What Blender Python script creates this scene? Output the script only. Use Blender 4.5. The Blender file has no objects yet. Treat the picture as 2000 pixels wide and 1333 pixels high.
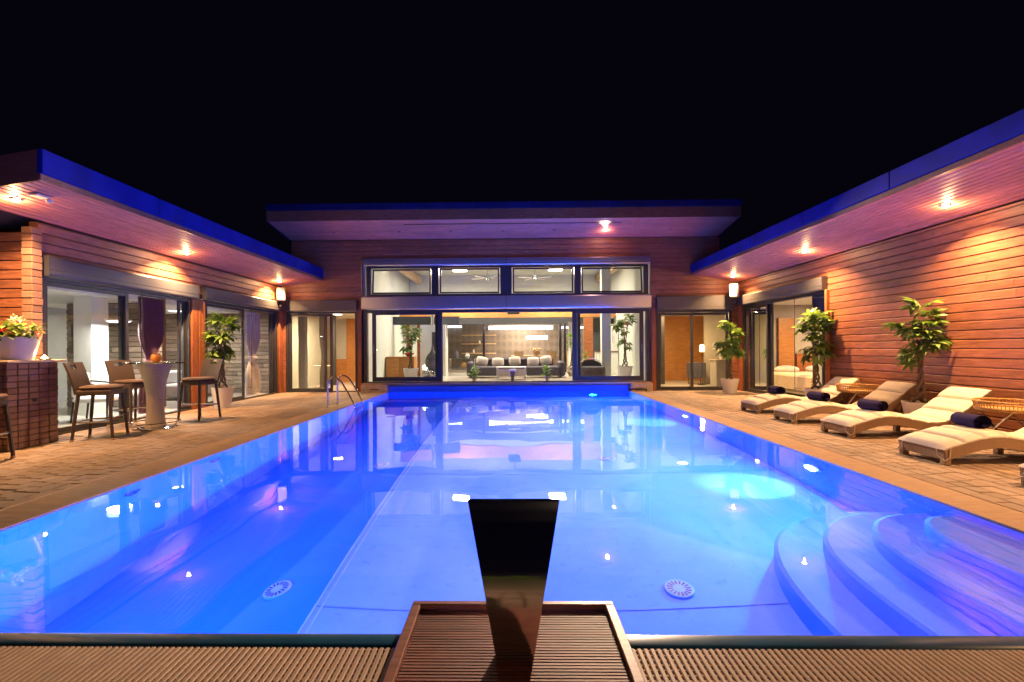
import bpy, math, random
from mathutils import Vector, Matrix, Euler
random.seed(7)
R = math.radians
scene = bpy.context.scene
col = scene.collection

# ------------------------------------------------------------------ camera
cam_d = bpy.data.cameras.new('camera')
cam = bpy.data.objects.new('camera', cam_d); col.objects.link(cam)
cam_d.sensor_width = 36.0
cam_d.lens = 16.0
cam_d.shift_x = 0.0085
cam_d.shift_y = 0.0076
cam_d.clip_start = 0.05
cam_d.clip_end = 500
YAW, ROLL = 0.01515, 0.00598
cam.location = (0, 0, 1.35)
cam.rotation_euler = (Matrix.Rotation(YAW, 3, 'Z') @ Matrix.Rotation(math.pi/2, 3, 'X') @ Matrix.Rotation(-ROLL, 3, 'Z')).to_euler()
scene.camera = cam

# ------------------------------------------------------------------ world: a night sky
world = bpy.data.worlds.new('World'); scene.world = world; world.use_nodes = True
bg = world.node_tree.nodes['Background']
bg.inputs['Color'].default_value = (0.45, 0.32, 1.0, 1)
bg.inputs['Strength'].default_value = 0.0028

# ------------------------------------------------------------------ exposure and renderer
vs = scene.view_settings
vs.view_transform = 'Standard'; vs.look = 'None'; vs.exposure = 0.22; vs.gamma = 1.0
cy = scene.cycles
cy.use_denoising = True
cy.max_bounces = 14; cy.diffuse_bounces = 5; cy.glossy_bounces = 6; cy.transmission_bounces = 8; cy.transparent_max_bounces = 16
cy.sample_clamp_indirect = 6.0
cy.caustics_reflective = True; cy.caustics_refractive = True
cy.blur_glossy = 0.3

# ------------------------------------------------------------------ helpers
class MB:
    def __init__(s): s.v = []; s.f = []
    def quad(s, a, b, c, d):
        n = len(s.v); s.v += [a, b, c, d]; s.f.append((n, n+1, n+2, n+3)); return s
    def box(s, x0, y0, z0, x1, y1, z1):
        n = len(s.v)
        s.v += [(x0,y0,z0),(x1,y0,z0),(x1,y1,z0),(x0,y1,z0),(x0,y0,z1),(x1,y0,z1),(x1,y1,z1),(x0,y1,z1)]
        s.f += [tuple(n+i for i in q) for q in ((0,3,2,1),(4,5,6,7),(0,1,5,4),(1,2,6,5),(2,3,7,6),(3,0,4,7))]
        return s
    def bbox(s, x0, y0, z0, x1, y1, z1, b=0.01):
        # box with every edge chamfered
        n = len(s.v); P = {}
        X = (x0, x1); Y = (y0, y1); Z = (z0, z1)
        for i in (0,1):
            for j in (0,1):
                for k in (0,1):
                    sx, sy, sz = (1,-1)[i], (1,-1)[j], (1,-1)[k]
                    for ax in range(3):
                        p = [X[i]+sx*b, Y[j]+sy*b, Z[k]+sz*b]
                        p[ax] = (X[i], Y[j], Z[k])[ax]
                        P[(i,j,k,ax)] = len(s.v); s.v.append(tuple(p))
        g = lambda i,j,k,a: P[(i,j,k,a)]
        F = s.f
        F.append((g(0,0,0,0),g(0,0,1,0),g(0,1,1,0),g(0,1,0,0))); F.append((g(1,0,0,0),g(1,1,0,0),g(1,1,1,0),g(1,0,1,0)))
        F.append((g(0,0,0,1),g(1,0,0,1),g(1,0,1,1),g(0,0,1,1))); F.append((g(0,1,0,1),g(0,1,1,1),g(1,1,1,1),g(1,1,0,1)))
        F.append((g(0,0,0,2),g(0,1,0,2),g(1,1,0,2),g(1,0,0,2))); F.append((g(0,0,1,2),g(1,0,1,2),g(1,1,1,2),g(0,1,1,2)))
        for i in (0,1):
            for j in (0,1):
                F.append((g(i,j,0,0),g(i,j,1,0),g(i,j,1,1),g(i,j,0,1)))
                F.append((g(i,0,j,0),g(i,1,j,0),g(i,1,j,2),g(i,0,j,2)))
                F.append((g(0,i,j,1),g(1,i,j,1),g(1,i,j,2),g(0,i,j,2)))
                for k in (0,1): F.append((g(i,j,k,0),g(i,j,k,1),g(i,j,k,2)))
        return s
    def tube(s, pts, r, n=8, cap=True):
        pts = [Vector(p) for p in pts]; m = len(pts)
        rs = r if isinstance(r, (list, tuple)) else [r]*m
        base = len(s.v); prev = None
        for i, p in enumerate(pts):
            d = (pts[min(i+1, m-1)] - pts[max(i-1, 0)])
            d = d.normalized() if d.length > 1e-9 else Vector((0,0,1))
            if prev is None:
                a = Vector((0,0,1)) if abs(d.z) < 0.9 else Vector((1,0,0))
                u = d.cross(a).normalized()
            else:
                u = (prev - d*prev.dot(d)); u = u.normalized() if u.length > 1e-6 else d.orthogonal().normalized()
            prev = u; w = d.cross(u)
            for k in range(n):
                t = 2*math.pi*k/n
                s.v.append(tuple(p + (u*math.cos(t) + w*math.sin(t))*rs[i]))
        for i in range(m-1):
            for k in range(n):
                a = base+i*n+k; b = base+i*n+(k+1) % n
                s.f.append((a, b, b+n, a+n))
        if cap:
            s.f.append(tuple(base+k for k in reversed(range(n)))); s.f.append(tuple(base+(m-1)*n+k for k in range(n)))
        return s
    def lathe(s, prof, n=24, c=(0,0,0), cap=True):
        base = len(s.v); m = len(prof)
        for r, z in prof:
            for k in range(n):
                t = 2*math.pi*k/n
                s.v.append((c[0]+r*math.cos(t), c[1]+r*math.sin(t), c[2]+z))
        for i in range(m-1):
            for k in range(n):
                a = base+i*n+k; b = base+i*n+(k+1) % n
                s.f.append((a, b, b+n, a+n))
        if cap:
            if prof[0][0] > 1e-5: s.f.append(tuple(base+k for k in reversed(range(n))))
            if prof[-1][0] > 1e-5: s.f.append(tuple(base+(m-1)*n+k for k in range(n)))
        return s
    def ell(s, c, r, n=12, m=8):
        prof = [(max(1e-6, math.sin(math.pi*i/m)), -math.cos(math.pi*i/m)) for i in range(m+1)]
        base = len(s.v); s.lathe(prof, n, (0,0,0), False)
        for i in range(base, len(s.v)):
            x, y, z = s.v[i]; s.v[i] = (c[0]+x*r[0], c[1]+y*r[1], c[2]+z*r[2])
        return s
    def grid(s, fn, nu, nv, closed=False):
        base = len(s.v)
        cu = nu if closed else nu+1
        for j in range(nv+1):
            for i in range(cu): s.v.append(tuple(fn(i/nu, j/nv)))
        for j in range(nv):
            for i in range(nu):
                a = base+j*cu+i; b = base+j*cu+(i+1) % cu
                s.f.append((a, b, b+cu, a+cu))
        return s
    def xf(s, M, start=0):
        for i in range(start, len(s.v)): s.v[i] = tuple(M @ Vector(s.v[i]))
        return s
    def mesh(s, name, mat, smooth=False, ang=40):
        me = bpy.data.meshes.new(name); me.from_pydata(s.v, [], s.f); me.update()
        if mat: me.materials.append(mat)
        if smooth:
            me.polygons.foreach_set('use_smooth', [True]*len(me.polygons))
            me.set_sharp_from_angle(angle=R(ang))
        return me
    def build(s, name, mat, parent=None, smooth=False, loc=None, ang=40):
        # vertices in the parent's own frame; loc moves it there
        return put(name, s.mesh(name, mat, smooth, ang), parent, loc or (0,0,0))
    def wbuild(s, name, mat, parent=None, smooth=False, ang=40):
        # vertices in world coordinates, parent an unrotated thing
        o = put(name, s.mesh(name, mat, smooth, ang), parent, (0,0,0))
        if parent is not None: o.location = -wloc(parent)
        return o
def wloc(o):
    v = Vector((0,0,0))
    while o is not None: v += o.location; o = o.parent
    return v
def put(name, me, parent=None, loc=(0,0,0), rot=None):
    o = bpy.data.objects.new(name, me); col.objects.link(o); o.location = loc
    if rot is not None: o.rotation_euler = rot
    if parent is not None: o.parent = parent
    return o
def tag(o, label=None, cat=None, group=None, kind=None):
    if label: o['label'] = label
    if cat: o['category'] = cat
    if group: o['group'] = group
    if kind: o['kind'] = kind
    return o
def thing(name, label, cat, loc=(0,0,0), rz=0, group=None):
    o = put(name, None, None, loc, (0,0,rz)); return tag(o, label, cat, group)
def copy_tree(o, parent=None):
    c = o.copy(); col.objects.link(c)
    if parent is not None: c.parent = parent
    for ch in list(o.children): copy_tree(ch, c)
    return c
def lamp(name, typ, loc, energy, color, parent=None, rot=None, **kw):
    d = bpy.data.lights.new(name, typ); d.energy = energy; d.color = color
    for k, v in kw.items(): setattr(d, k, v)
    o = bpy.data.objects.new(name, d); col.objects.link(o); o.location = loc
    if rot is not None: o.rotation_euler = rot
    if parent is not None: o.parent = parent; o.location = Vector(loc) - wloc(parent)
    return o

# ------------------------------------------------------------------ materials
def newmat(name):
    m = bpy.data.materials.new(name); m.use_nodes = True
    nt = m.node_tree; b = nt.nodes['Principled BSDF']
    return m, nt, b
def nd(nt, typ, **kw):
    n = nt.nodes.new(typ)
    for k, v in kw.items():
        if k in n.inputs: n.inputs[k].default_value = v
        else: setattr(n, k, v)
    return n
def mathn(nt, op, a, b=None):
    n = nt.nodes.new('ShaderNodeMath'); n.operation = op
    for i, x in enumerate((a, b)):
        if x is None: continue
        if isinstance(x, (int, float)): n.inputs[i].default_value = x
        else: nt.links.new(x, n.inputs[i])
    return n.outputs[0]
def ramp(nt, fac, stops):
    n = nt.nodes.new('ShaderNodeValToRGB'); e = n.color_ramp.elements
    while len(e) < len(stops): e.new(0.5)
    for i, (p, c) in enumerate(stops): e[i].position = p; e[i].color = (*c, 1)
    nt.links.new(fac, n.inputs[0]); return n.outputs[0]
def mixc(nt, fac, a, b, typ='MIX'):
    n = nt.nodes.new('ShaderNodeMix'); n.data_type = 'RGBA'; n.blend_type = typ
    for sock, x in ((n.inputs[0], fac), (n.inputs[6], a), (n.inputs[7], b)):
        if isinstance(x, (int, float)): sock.default_value = x
        elif isinstance(x, tuple): sock.default_value = (*x, 1)
        else: nt.links.new(x, sock)
    return n.outputs[2]
def rnd(nt):
    oi = nt.nodes.new('ShaderNodeObjectInfo'); g = nt.nodes.new('ShaderNodeNewGeometry')
    return mathn(nt, 'FRACT', mathn(nt, 'ADD', oi.outputs['Random'], g.outputs['Random Per Island']))
def coords(nt, scale=(1,1,1), offset=True, kind='Object'):
    tc = nt.nodes.new('ShaderNodeTexCoord'); mp = nt.nodes.new('ShaderNodeMapping')
    nt.links.new(tc.outputs[kind], mp.inputs['Vector']); mp.inputs['Scale'].default_value = scale
    if offset:
        r = rnd(nt); cx = nt.nodes.new('ShaderNodeCombineXYZ')
        for i, k in enumerate((13.0, 7.0, 29.0)): nt.links.new(mathn(nt, 'MULTIPLY', r, k), cx.inputs[i])
        nt.links.new(cx.outputs[0], mp.inputs['Location'])
    return mp.outputs[0]
def noise(nt, vec, scale, detail=4, rough=0.55):
    n = nd(nt, 'ShaderNodeTexNoise', Scale=scale, Detail=detail, Roughness=rough); nt.links.new(vec, n.inputs['Vector']); return n.outputs['Fac']
def bump(nt, b, h, strength=0.3, dist=0.01):
    n = nd(nt, 'ShaderNodeBump', Strength=strength, Distance=dist); nt.links.new(h, n.inputs['Height']); nt.links.new(n.outputs[0], b.inputs['Normal'])
def plain(name, c, rough=0.5, metal=0.0, var=0.12, scale=6.0, bmp=0.0, spec=0.5, offset=False):
    m, nt, b = newmat(name)
    v = coords(nt, (1,1,1), offset)
    n = noise(nt, v, scale)
    cc = ramp(nt, n, [(0.3, tuple(x*(1-var) for x in c)), (0.7, tuple(min(1, x*(1+var)) for x in c))])
    nt.links.new(cc, b.inputs['Base Color'])
    b.inputs['Roughness'].default_value = rough; b.inputs['Metallic'].default_value = metal
    b.inputs['Specular IOR Level'].default_value = spec
    if bmp: bump(nt, b, noise(nt, v, scale*8), bmp, 0.004)
    return m
def stain(nt, c, scale, dark, amount, stretch=(1,1,1)):
    g_ = nt.nodes.new('ShaderNodeNewGeometry'); mp = nt.nodes.new('ShaderNodeMapping'); mp.inputs['Scale'].default_value = stretch
    nt.links.new(g_.outputs['Position'], mp.inputs['Vector'])
    n = noise(nt, mp.outputs[0], scale, 6, 0.65)
    f = nt.nodes.new('ShaderNodeMapRange'); f.inputs[1].default_value = 0.42; f.inputs[2].default_value = 0.68; nt.links.new(n, f.inputs[0])
    return mixc(nt, mathn(nt, 'MULTIPLY', f.outputs[0], amount), c, dark)
def wood(name, dark, light, rough=0.5, var=0.35, grain=(1.2, 14, 14), knots=True, spec=0.4):
    m, nt, b = newmat(name)
    v = coords(nt, grain); v2 = coords(nt, (1.0, 3.2, 3.2))
    g = noise(nt, v, 3.0, 6, 0.62)
    c = ramp(nt, g, [(0.28, dark), (0.62, light), (0.85, tuple(min(1, x*1.15) for x in light))])
    if knots:
        vo = nd(nt, 'ShaderNodeTexVoronoi', Scale=1.7); nt.links.new(v2, vo.inputs['Vector'])
        k = ramp(nt, vo.outputs['Distance'], [(0.03, (1,1,1)), (0.12, (0,0,0))])
        c = mixc(nt, mathn(nt, 'MULTIPLY', k, 0.75), c, tuple(x*0.45 for x in dark))
    r = rnd(nt)
    br = mathn(nt, 'ADD', mathn(nt, 'MULTIPLY', r, var), 1-var*0.5)
    hs = nd(nt, 'ShaderNodeHueSaturation'); nt.links.new(c, hs.inputs['Color']); nt.links.new(br, hs.inputs['Value'])
    nt.links.new(stain(nt, hs.outputs[0], 1.1, tuple(x*0.7 for x in dark), 0.35, (1, 1, 0.6)), b.inputs['Base Color'])
    b.inputs['Roughness'].default_value = rough; b.inputs['Specular IOR Level'].default_value = spec
    bump(nt, b, g, 0.25, 0.004)
    return m
def emit(name, c, s):
    m, nt, b = newmat(name)
    b.inputs['Base Color'].default_value = (0.8,0.8,0.8,1)
    b.inputs['Emission Color'].default_value = (*c, 1); b.inputs['Emission Strength'].default_value = s
    return m
def glass(name, tint=(0.9, 0.96, 0.94), rough=0.0, ior=1.5):
    m, nt, b = newmat(name); nt.nodes.remove(b)
    out = nt.nodes['Material Output']
    tr = nd(nt, 'ShaderNodeBsdfTransparent', Color=(*tint, 1)); gl = nd(nt, 'ShaderNodeBsdfGlossy', Roughness=rough)
    fr = nd(nt, 'ShaderNodeFresnel', IOR=ior); mx = nt.nodes.new('ShaderNodeMixShader')
    nt.links.new(fr.outputs[0], mx.inputs[0]); nt.links.new(tr.outputs[0], mx.inputs[1]); nt.links.new(gl.outputs[0], mx.inputs[2])
    nt.links.new(mx.outputs[0], out.inputs['Surface']); return m

M = {}
M['siding'] = wood('stained_siding', (0.15, 0.053, 0.029), (0.35, 0.136, 0.070), 0.48)
M['soffit'] = wood('soffit_boards', (0.39, 0.130, 0.090), (0.65, 0.242, 0.165), 0.5, var=0.22)
M['trim'] = wood('red_wood_trim', (0.24, 0.070, 0.025), (0.44, 0.150, 0.055), 0.4, knots=False)
M['post'] = wood('dark_post', (0.14, 0.05, 0.025), (0.26, 0.10, 0.05), 0.45, knots=False)
M['orange'] = wood('orange_wood', (0.34, 0.13, 0.035), (0.56, 0.25, 0.075), 0.4)
M['pale'] = wood('pale_wood', (0.42, 0.27, 0.15), (0.62, 0.44, 0.27), 0.5)
M['cladding'] = wood('grey_wood_cladding', (0.16, 0.12, 0.09), (0.36, 0.28, 0.21), 0.6, var=0.7)
M['decking'] = wood('grooved_decking', (0.085, 0.022, 0.013), (0.22, 0.066, 0.038), 0.55, knots=False)
M['deckframe'] = wood('decking_frame', (0.13, 0.045, 0.026), (0.25, 0.095, 0.055), 0.42, knots=False)
M['fascia'] = plain('bluelit_fascia_metal', (0.004, 0.014, 0.20), 0.55, 0.0, 0.25, 2.5, spec=0.15)  # blue pool light on the wing roof edges put into the colour
M['dimlitfascia'] = plain('dimlit_fascia_metal', (0.010, 0.012, 0.075), 0.55, 0.0, 0.25, 2.5, spec=0.15)  # darker copy for the middle roof, its dimmer blue light painted in
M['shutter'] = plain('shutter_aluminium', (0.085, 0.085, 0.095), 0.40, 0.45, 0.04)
M['litshutter'] = plain('lit_shutter_aluminium', (0.55, 0.56, 0.62), 0.30, 0.9, 0.04)  # lit copy of the shutter metal, lightened to show the pool's blue
M['frame'] = plain('anthracite_frame', (0.035, 0.035, 0.042), 0.35, 0.0, 0.08)
M['white'] = plain('white_paint', (0.78, 0.77, 0.73), 0.6, 0.0, 0.03)
M['offwhite'] = plain('interior_plaster', (0.60, 0.62, 0.57), 0.7, 0.0, 0.04)
M['taupe'] = plain('taupe_plaster', (0.36, 0.32, 0.27), 0.75, 0.0, 0.05)
M['greywall'] = plain('grey_bulkhead', (0.055, 0.06, 0.062), 0.7, 0.0, 0.05)
M['floor'] = plain('pale_floor_tile', (0.50, 0.47, 0.42), 0.22, 0.0, 0.06)
M['stone'] = plain('stone_block', (0.58, 0.46, 0.34), 0.75, 0.0, 0.2, 5, 0.3)
M['chrome'] = plain('polished_steel', (0.78, 0.78, 0.80), 0.06, 1.0, 0.02)
M['mirror'] = plain('mirror_steel', (0.72, 0.70, 0.70), 0.09, 1.0, 0.03)
M['brushed'] = plain('brushed_steel', (0.62, 0.62, 0.64), 0.22, 1.0, 0.03)
M['pot'] = plain('white_planter', (0.74, 0.71, 0.68), 0.45, 0.0, 0.04)
M['soil'] = plain('soil', (0.03, 0.02, 0.014), 0.95, 0.0, 0.4, 30)
M['black'] = plain('black_plastic', (0.015, 0.015, 0.017), 0.4)
M['darkcloth'] = plain('charcoal_cloth', (0.095, 0.088, 0.115), 0.9, 0.0, 0.2, 20, 0.2)
M['cushion'] = plain('cream_cushion', (0.60, 0.54, 0.47), 0.9, 0.0, 0.06, 10, 0.25, 0.2)
M['towel'] = plain('dark_towel', (0.030, 0.022, 0.075), 0.95, 0.0, 0.3, 60, 0.8, 0.1)
M['linen'] = plain('linen_cushion', (0.55, 0.50, 0.43), 0.9, 0.0, 0.1, 20, 0.2)
M['purple'] = plain('plum_curtain', (0.17, 0.085, 0.12), 0.85, 0.0, 0.1)
M['silver'] = plain('silver_curtain', (0.46, 0.45, 0.45), 0.6, 0.0, 0.08)
M['cream'] = plain('cream_curtain', (0.66, 0.58, 0.46), 0.8, 0.0, 0.05)
M['red'] = plain('red_bowl', (0.42, 0.03, 0.025), 0.25)
M['statue'] = plain('dark_stone_statue', (0.17, 0.16, 0.145), 0.6, 0.0, 0.3, 14, 0.4)
M['trunk'] = plain('plant_trunk', (0.12, 0.08, 0.05), 0.85, 0.0, 0.35, 30, 0.6)
M['glass'] = glass('window_glass')
M['tglass'] = glass('table_glass', (0.72, 0.85, 0.82))
M['spk'] = plain('speaker_grey_white', (0.15, 0.15, 0.16), 0.6, 0.0, 0.03)
M['screen'] = plain('dark_speaker_cloth', (0.05, 0.05, 0.055), 0.8)

def rattan(name, c, sc=70):
    m, nt, b = newmat(name); v = coords(nt, (1,1,1), False)
    w1 = nd(nt, 'ShaderNodeTexChecker', Scale=sc); nt.links.new(v, w1.inputs['Vector'])
    w2 = nd(nt, 'ShaderNodeTexWave', Scale=sc*0.45, Distortion=1.0); w2.bands_direction = 'DIAGONAL'; nt.links.new(v, w2.inputs['Vector'])
    f = mathn(nt, 'ADD', mathn(nt, 'MULTIPLY', w1.outputs['Fac'], 0.4), mathn(nt, 'MULTIPLY', w2.outputs['Fac'], 0.6))
    nt.links.new(ramp(nt, f, [(0.05, tuple(x*0.42 for x in c)), (0.6, c), (1.0, tuple(min(1, x*1.25) for x in c))]), b.inputs['Base Color'])
    b.inputs['Roughness'].default_value = 0.5; bump(nt, b, f, 0.8, 0.006); return m
M['rattan'] = rattan('tan_rattan', (0.34, 0.22, 0.13))
M['wicker'] = rattan('honey_wicker', (0.52, 0.30, 0.10))
M['brownrattan'] = rattan('brown_rattan', (0.080, 0.048, 0.034), 60)
M['tablerattan'] = rattan('beige_rattan', (0.36, 0.30, 0.25), 60)

def leafmat(name, a, b_):
    m, nt, b = newmat(name); v = coords(nt, (1,1,1))
    n = noise(nt, v, 9); r = rnd(nt)
    nt.links.new(mixc(nt, mathn(nt, 'MULTIPLY', mathn(nt, 'ADD', n, r), 0.5), a, b_), b.inputs['Base Color'])
    b.inputs['Roughness'].default_value = 0.36
    b.inputs['Subsurface Weight'].default_value = 0.0
    tr = nd(nt, 'ShaderNodeBsdfTranslucent', Color=(b_[0]*0.9, b_[1]*1.0, b_[2]*0.5, 1)); mx = nt.nodes.new('ShaderNodeMixShader')
    mx.inputs[0].default_value = 0.22
    nt.links.new(b.outputs[0], mx.inputs[1]); nt.links.new(tr.outputs[0], mx.inputs[2])
    nt.links.new(mx.outputs[0], nt.nodes['Material Output'].inputs['Surface']); return m
M['leaf'] = leafmat('money_tree_leaf', (0.050, 0.115, 0.022), (0.175, 0.28, 0.060))
M['brightleaf'] = leafmat('bright_leaf', (0.11, 0.26, 0.025), (0.26, 0.46, 0.06))
M['pink'] = leafmat('pink_petals', (0.55, 0.16, 0.20), (0.75, 0.42, 0.42))
M['redpetal'] = leafmat('red_petals', (0.42, 0.015, 0.03), (0.60, 0.06, 0.08))
M['whitepetal'] = leafmat('white_petals', (0.7, 0.62, 0.58), (0.8, 0.75, 0.7))

# pavers and bricks
def masonry(name, cols, rough=0.75, speck=0.35):
    m, nt, b = newmat(name); r = rnd(nt); v = coords(nt, (1,1,1))
    n = noise(nt, v, 22, 5, 0.7); n2 = noise(nt, v, 3.0, 3)
    c = ramp(nt, r, [(i/(len(cols)-1), k) for i, k in enumerate(cols)])
    c = mixc(nt, mathn(nt, 'MULTIPLY', n, speck), c, tuple(x*0.35 for x in cols[0]))
    c = mixc(nt, mathn(nt, 'MULTIPLY', n2, 0.3), c, tuple(min(1, x*1.3) for x in cols[-1]))
    c = stain(nt, c, 0.9, tuple(x*0.45 for x in cols[0]), 0.5)
    nt.links.new(c, b.inputs['Base Color']); b.inputs['Roughness'].default_value = rough
    bump(nt, b, n, 0.5, 0.006); return m
M['paver'] = masonry('clay_paver', [(0.235, 0.160, 0.115), (0.33, 0.228, 0.165), (0.28, 0.20, 0.15), (0.39, 0.28, 0.205)])
M['brick'] = masonry('counter_brick', [(0.17, 0.085, 0.06), (0.26, 0.13, 0.09), (0.21, 0.11, 0.08), (0.33, 0.19, 0.14)])
M['mortar'] = plain('joint_sand', (0.050, 0.036, 0.027), 0.95, 0.0, 0.3, 40)
M['grate'] = plain('cream_grating', (0.44, 0.295, 0.20), 0.55, 0.0, 0.12, 5, 0.0, 0.4, True)
M['gutter'] = plain('gutter_dark', (0.02, 0.014, 0.012), 0.9)
M['ground'] = plain('dark_lawn', (0.030, 0.045, 0.014), 0.95, 0.0, 0.5, 3, 0.5)
M['teal'] = plain('teal_pool_lip', (0.008, 0.075, 0.16), 0.30, 0.0, 0.3, 3)
def liner():
    m, nt, b = newmat('pool_liner'); v = coords(nt, (1,1,1), False)
    n = noise(nt, v, 1.3, 5, 0.6); n2 = noise(nt, v, 9.0, 6, 0.75)
    c = ramp(nt, n, [(0.3, (0.17, 0.33, 0.63)), (0.7, (0.23, 0.40, 0.71))])
    d = ramp(nt, n2, [(0.58, (0,0,0)), (0.70, (1,1,1))])
    c = mixc(nt, mathn(nt, 'MULTIPLY', d, 0.42), c, (0.07, 0.13, 0.34))
    nt.links.new(c, b.inputs['Base Color']); b.inputs['Roughness'].default_value = 0.65
    bump(nt, b, noise(nt, v, 2.6, 4), 0.25, 0.02); return m
M['liner'] = liner()
M['slopeliner'] = plain('shaded_blue_liner', (0.034, 0.25, 0.70), 0.6, 0.0, 0.10, 1.5)  # deeper blue than the floor: the slope's shade and blue light painted in
M['seam'] = plain('liner_seam', (0.15, 0.26, 0.55), 0.5)
M['paleseam'] = plain('pale_seam', (0.36, 0.46, 0.72), 0.5)
M['blueliner'] = plain('blue_liner', (0.025, 0.16, 0.75), 0.4, 0.0, 0.06)
def water():
    m, nt, b = newmat('pool_water'); nt.nodes.remove(b)
    g = nd(nt, 'ShaderNodeBsdfGlass', Color=(0.93, 0.97, 1.0, 1), Roughness=0.0, IOR=1.333)
    v = coords(nt, (1,1,1), False)
    nt.links.new(g.outputs[0], nt.nodes['Material Output'].inputs['Surface']); return m
M['water'] = water()
def wallpaper():
    m, nt, b = newmat('damask_wallpaper'); v = coords(nt, (1.5, 1.0, 1.15), False)
    vo = nd(nt, 'ShaderNodeTexVoronoi', Scale=2.2, Randomness=0.0); nt.links.new(v, vo.inputs['Vector'])
    n = noise(nt, v, 14, 3)
    f = mathn(nt, 'ADD', mathn(nt, 'MULTIPLY', vo.outputs['Distance'], 0.8), mathn(nt, 'MULTIPLY', n, 0.9))
    nt.links.new(ramp(nt, f, [(0.45, (0.115, 0.095, 0.085)), (1.1, (0.20, 0.165, 0.145))]), b.inputs['Base Color'])
    b.inputs['Roughness'].default_value = 0.7; return m
M['wallpaper'] = wallpaper()
def quilt():
    m, nt, b = newmat('patterned_bedspread'); v = coords(nt, (1,1,1), False)
    w = nd(nt, 'ShaderNodeTexWave', Scale=9.0, Distortion=4.0); nt.links.new(v, w.inputs['Vector']); w.bands_direction = 'DIAGONAL'
    nt.links.new(ramp(nt, w.outputs['Fac'], [(0.35, (0.44, 0.34, 0.22)), (0.6, (0.72, 0.64, 0.5))]), b.inputs['Base Color']); b.inputs['Roughness'].default_value = 0.85
    return m
M['quilt'] = quilt()
WARM = (1.0, 0.54, 0.22)
M['e_spot'] = emit('lit_downlight', (1.0, 0.72, 0.42), 60)
M['e_soft'] = emit('lit_indoor_panel', (1.0, 0.93, 0.80), 2.5)
M['e_panel'] = emit('lit_ceiling_panel', (1.0, 0.93, 0.80), 14)
M['e_cove'] = emit('lit_cove_strip', (1.0, 0.93, 0.85), 6)
M['e_cove_dim'] = emit('lit_shelf_strip', (0.9, 0.97, 1.0), 3)
M['e_warm'] = emit('lit_warm_shade', (1.0, 0.62, 0.22), 9)
M['e_flame'] = emit('candle_flame', (1.0, 0.55, 0.14), 40)
M['e_uw'] = emit('lit_underwater_lens', (0.4, 0.75, 1.0), 3)
M['e_led'] = emit('blue_led', (0.25, 0.35, 1.0), 1.6)
M['amber'] = plain('amber_glass', (0.55, 0.22, 0.04), 0.15)

# =========================================================================================
# THE SETTING
# =========================================================================================
D = 14.44                      # pool front of the main house
XL, XR = -7.30, 7.22           # wing walls
PL, PR = -3.88, 3.72           # pool edges
YN = 2.16                      # near pool edge
CL, CR = -4.36, 4.16           # outer edge of the side gratings
FLOOR = 0.28                   # floor of the living room
ZF, ZD = -1.42, -2.30          # pool floor, deep floor
XS = -1.55                     # seam where the floor falls to the deep lane

g = MB()
for x0, y0, x1, y1 in ((-160, -160, 160, 1.0), (-160, 25, 160, 260), (-160, 1.0, -12.5, 25), (12.5, 1.0, 160, 25), (-12.5, 1.0, XL-0.001, 6.95)):
    g.quad((x0,y0,-0.06), (x1,y0,-0.06), (x1,y1,-0.06), (x0,y1,-0.06))
tag(g.wbuild('ground', M['ground']), kind='structure')

# ---- paving: a bed with every paver standing on it
def paver_mesh(l, w):
    m = MB(); b = 0.007; t = 0.05
    x, y = l/2-0.006, w/2-0.006
    for (a, c, z) in ((x, y, -t), (x, y, -b), (x-b, y-b, 0)):
        m.v += [(-a,-c,z), (a,-c,z), (a,c,z), (-a,c,z)]
    for k in (0, 4):
        for i in range(4): m.f.append((k+i, k+(i+1) % 4, k+4+(i+1) % 4, k+4+i))
    m.f.append((8,9,10,11)); return m
PAVER_L = (0.14, 0.18, 0.22, 0.27)
paver_me = {}
def paving(name, x0, x1, y0, y1, score, limit=300):
    bed = MB().box(x0, y0, -0.30, x1, y1, -0.028).wbuild(name, M['mortar']); tag(bed, kind='structure')
    W = 0.152; rest = MB(); spots = []
    nx = int((x1-x0)/W); w = (x1-x0)/nx
    for i in range(nx):
        y = y0 - random.random()*0.2
        while y < y1:
            l = random.choice(PAVER_L)
            a, b = max(y, y0), min(y+l, y1)
            if b-a > 0.05: spots.append((x0+(i+0.5)*w, (a+b)/2, b-a, w))
            y += l
    spots.sort(key=lambda s: score(s[0], s[1]))
    for k, (x, y, l, w_) in enumerate(spots):
        z = random.uniform(-0.003, 0.003); rx, ry = random.uniform(-0.012, 0.012), random.uniform(-0.012, 0.012)
        key = (round(l, 2), round(w_, 3))
        if k < limit:
            if key not in paver_me: paver_me[key] = paver_mesh(w_, l if round(l, 2) == l else key[0]).mesh('paver', M['paver'])
            put('paver', paver_me[key], bed, (x, y, z), (rx, ry, 0))
        else:
            pm = paver_mesh(w_, l); n = len(rest.v)
            rest.v += [(vx+x, vy+y, vz+z+ry*-vx+rx*vy) for vx, vy, vz in pm.v]; rest.f += [tuple(i+n for i in f) for f in pm.f]
    if rest.v: tag(rest.wbuild('far_pavers', M['paver'], bed), kind='stuff')
    return bed
vis = lambda x, y: (y + (50 if abs(x) > 1.16*y + 0.15 else 0))
paving('deck_left', XL, CL, YN-0.1, D, vis)
paving('deck_right', CR, XR, YN-0.1, D, vis)
paving('terrace', -8, 8, -3.2, 1.25, vis, 0)

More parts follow.
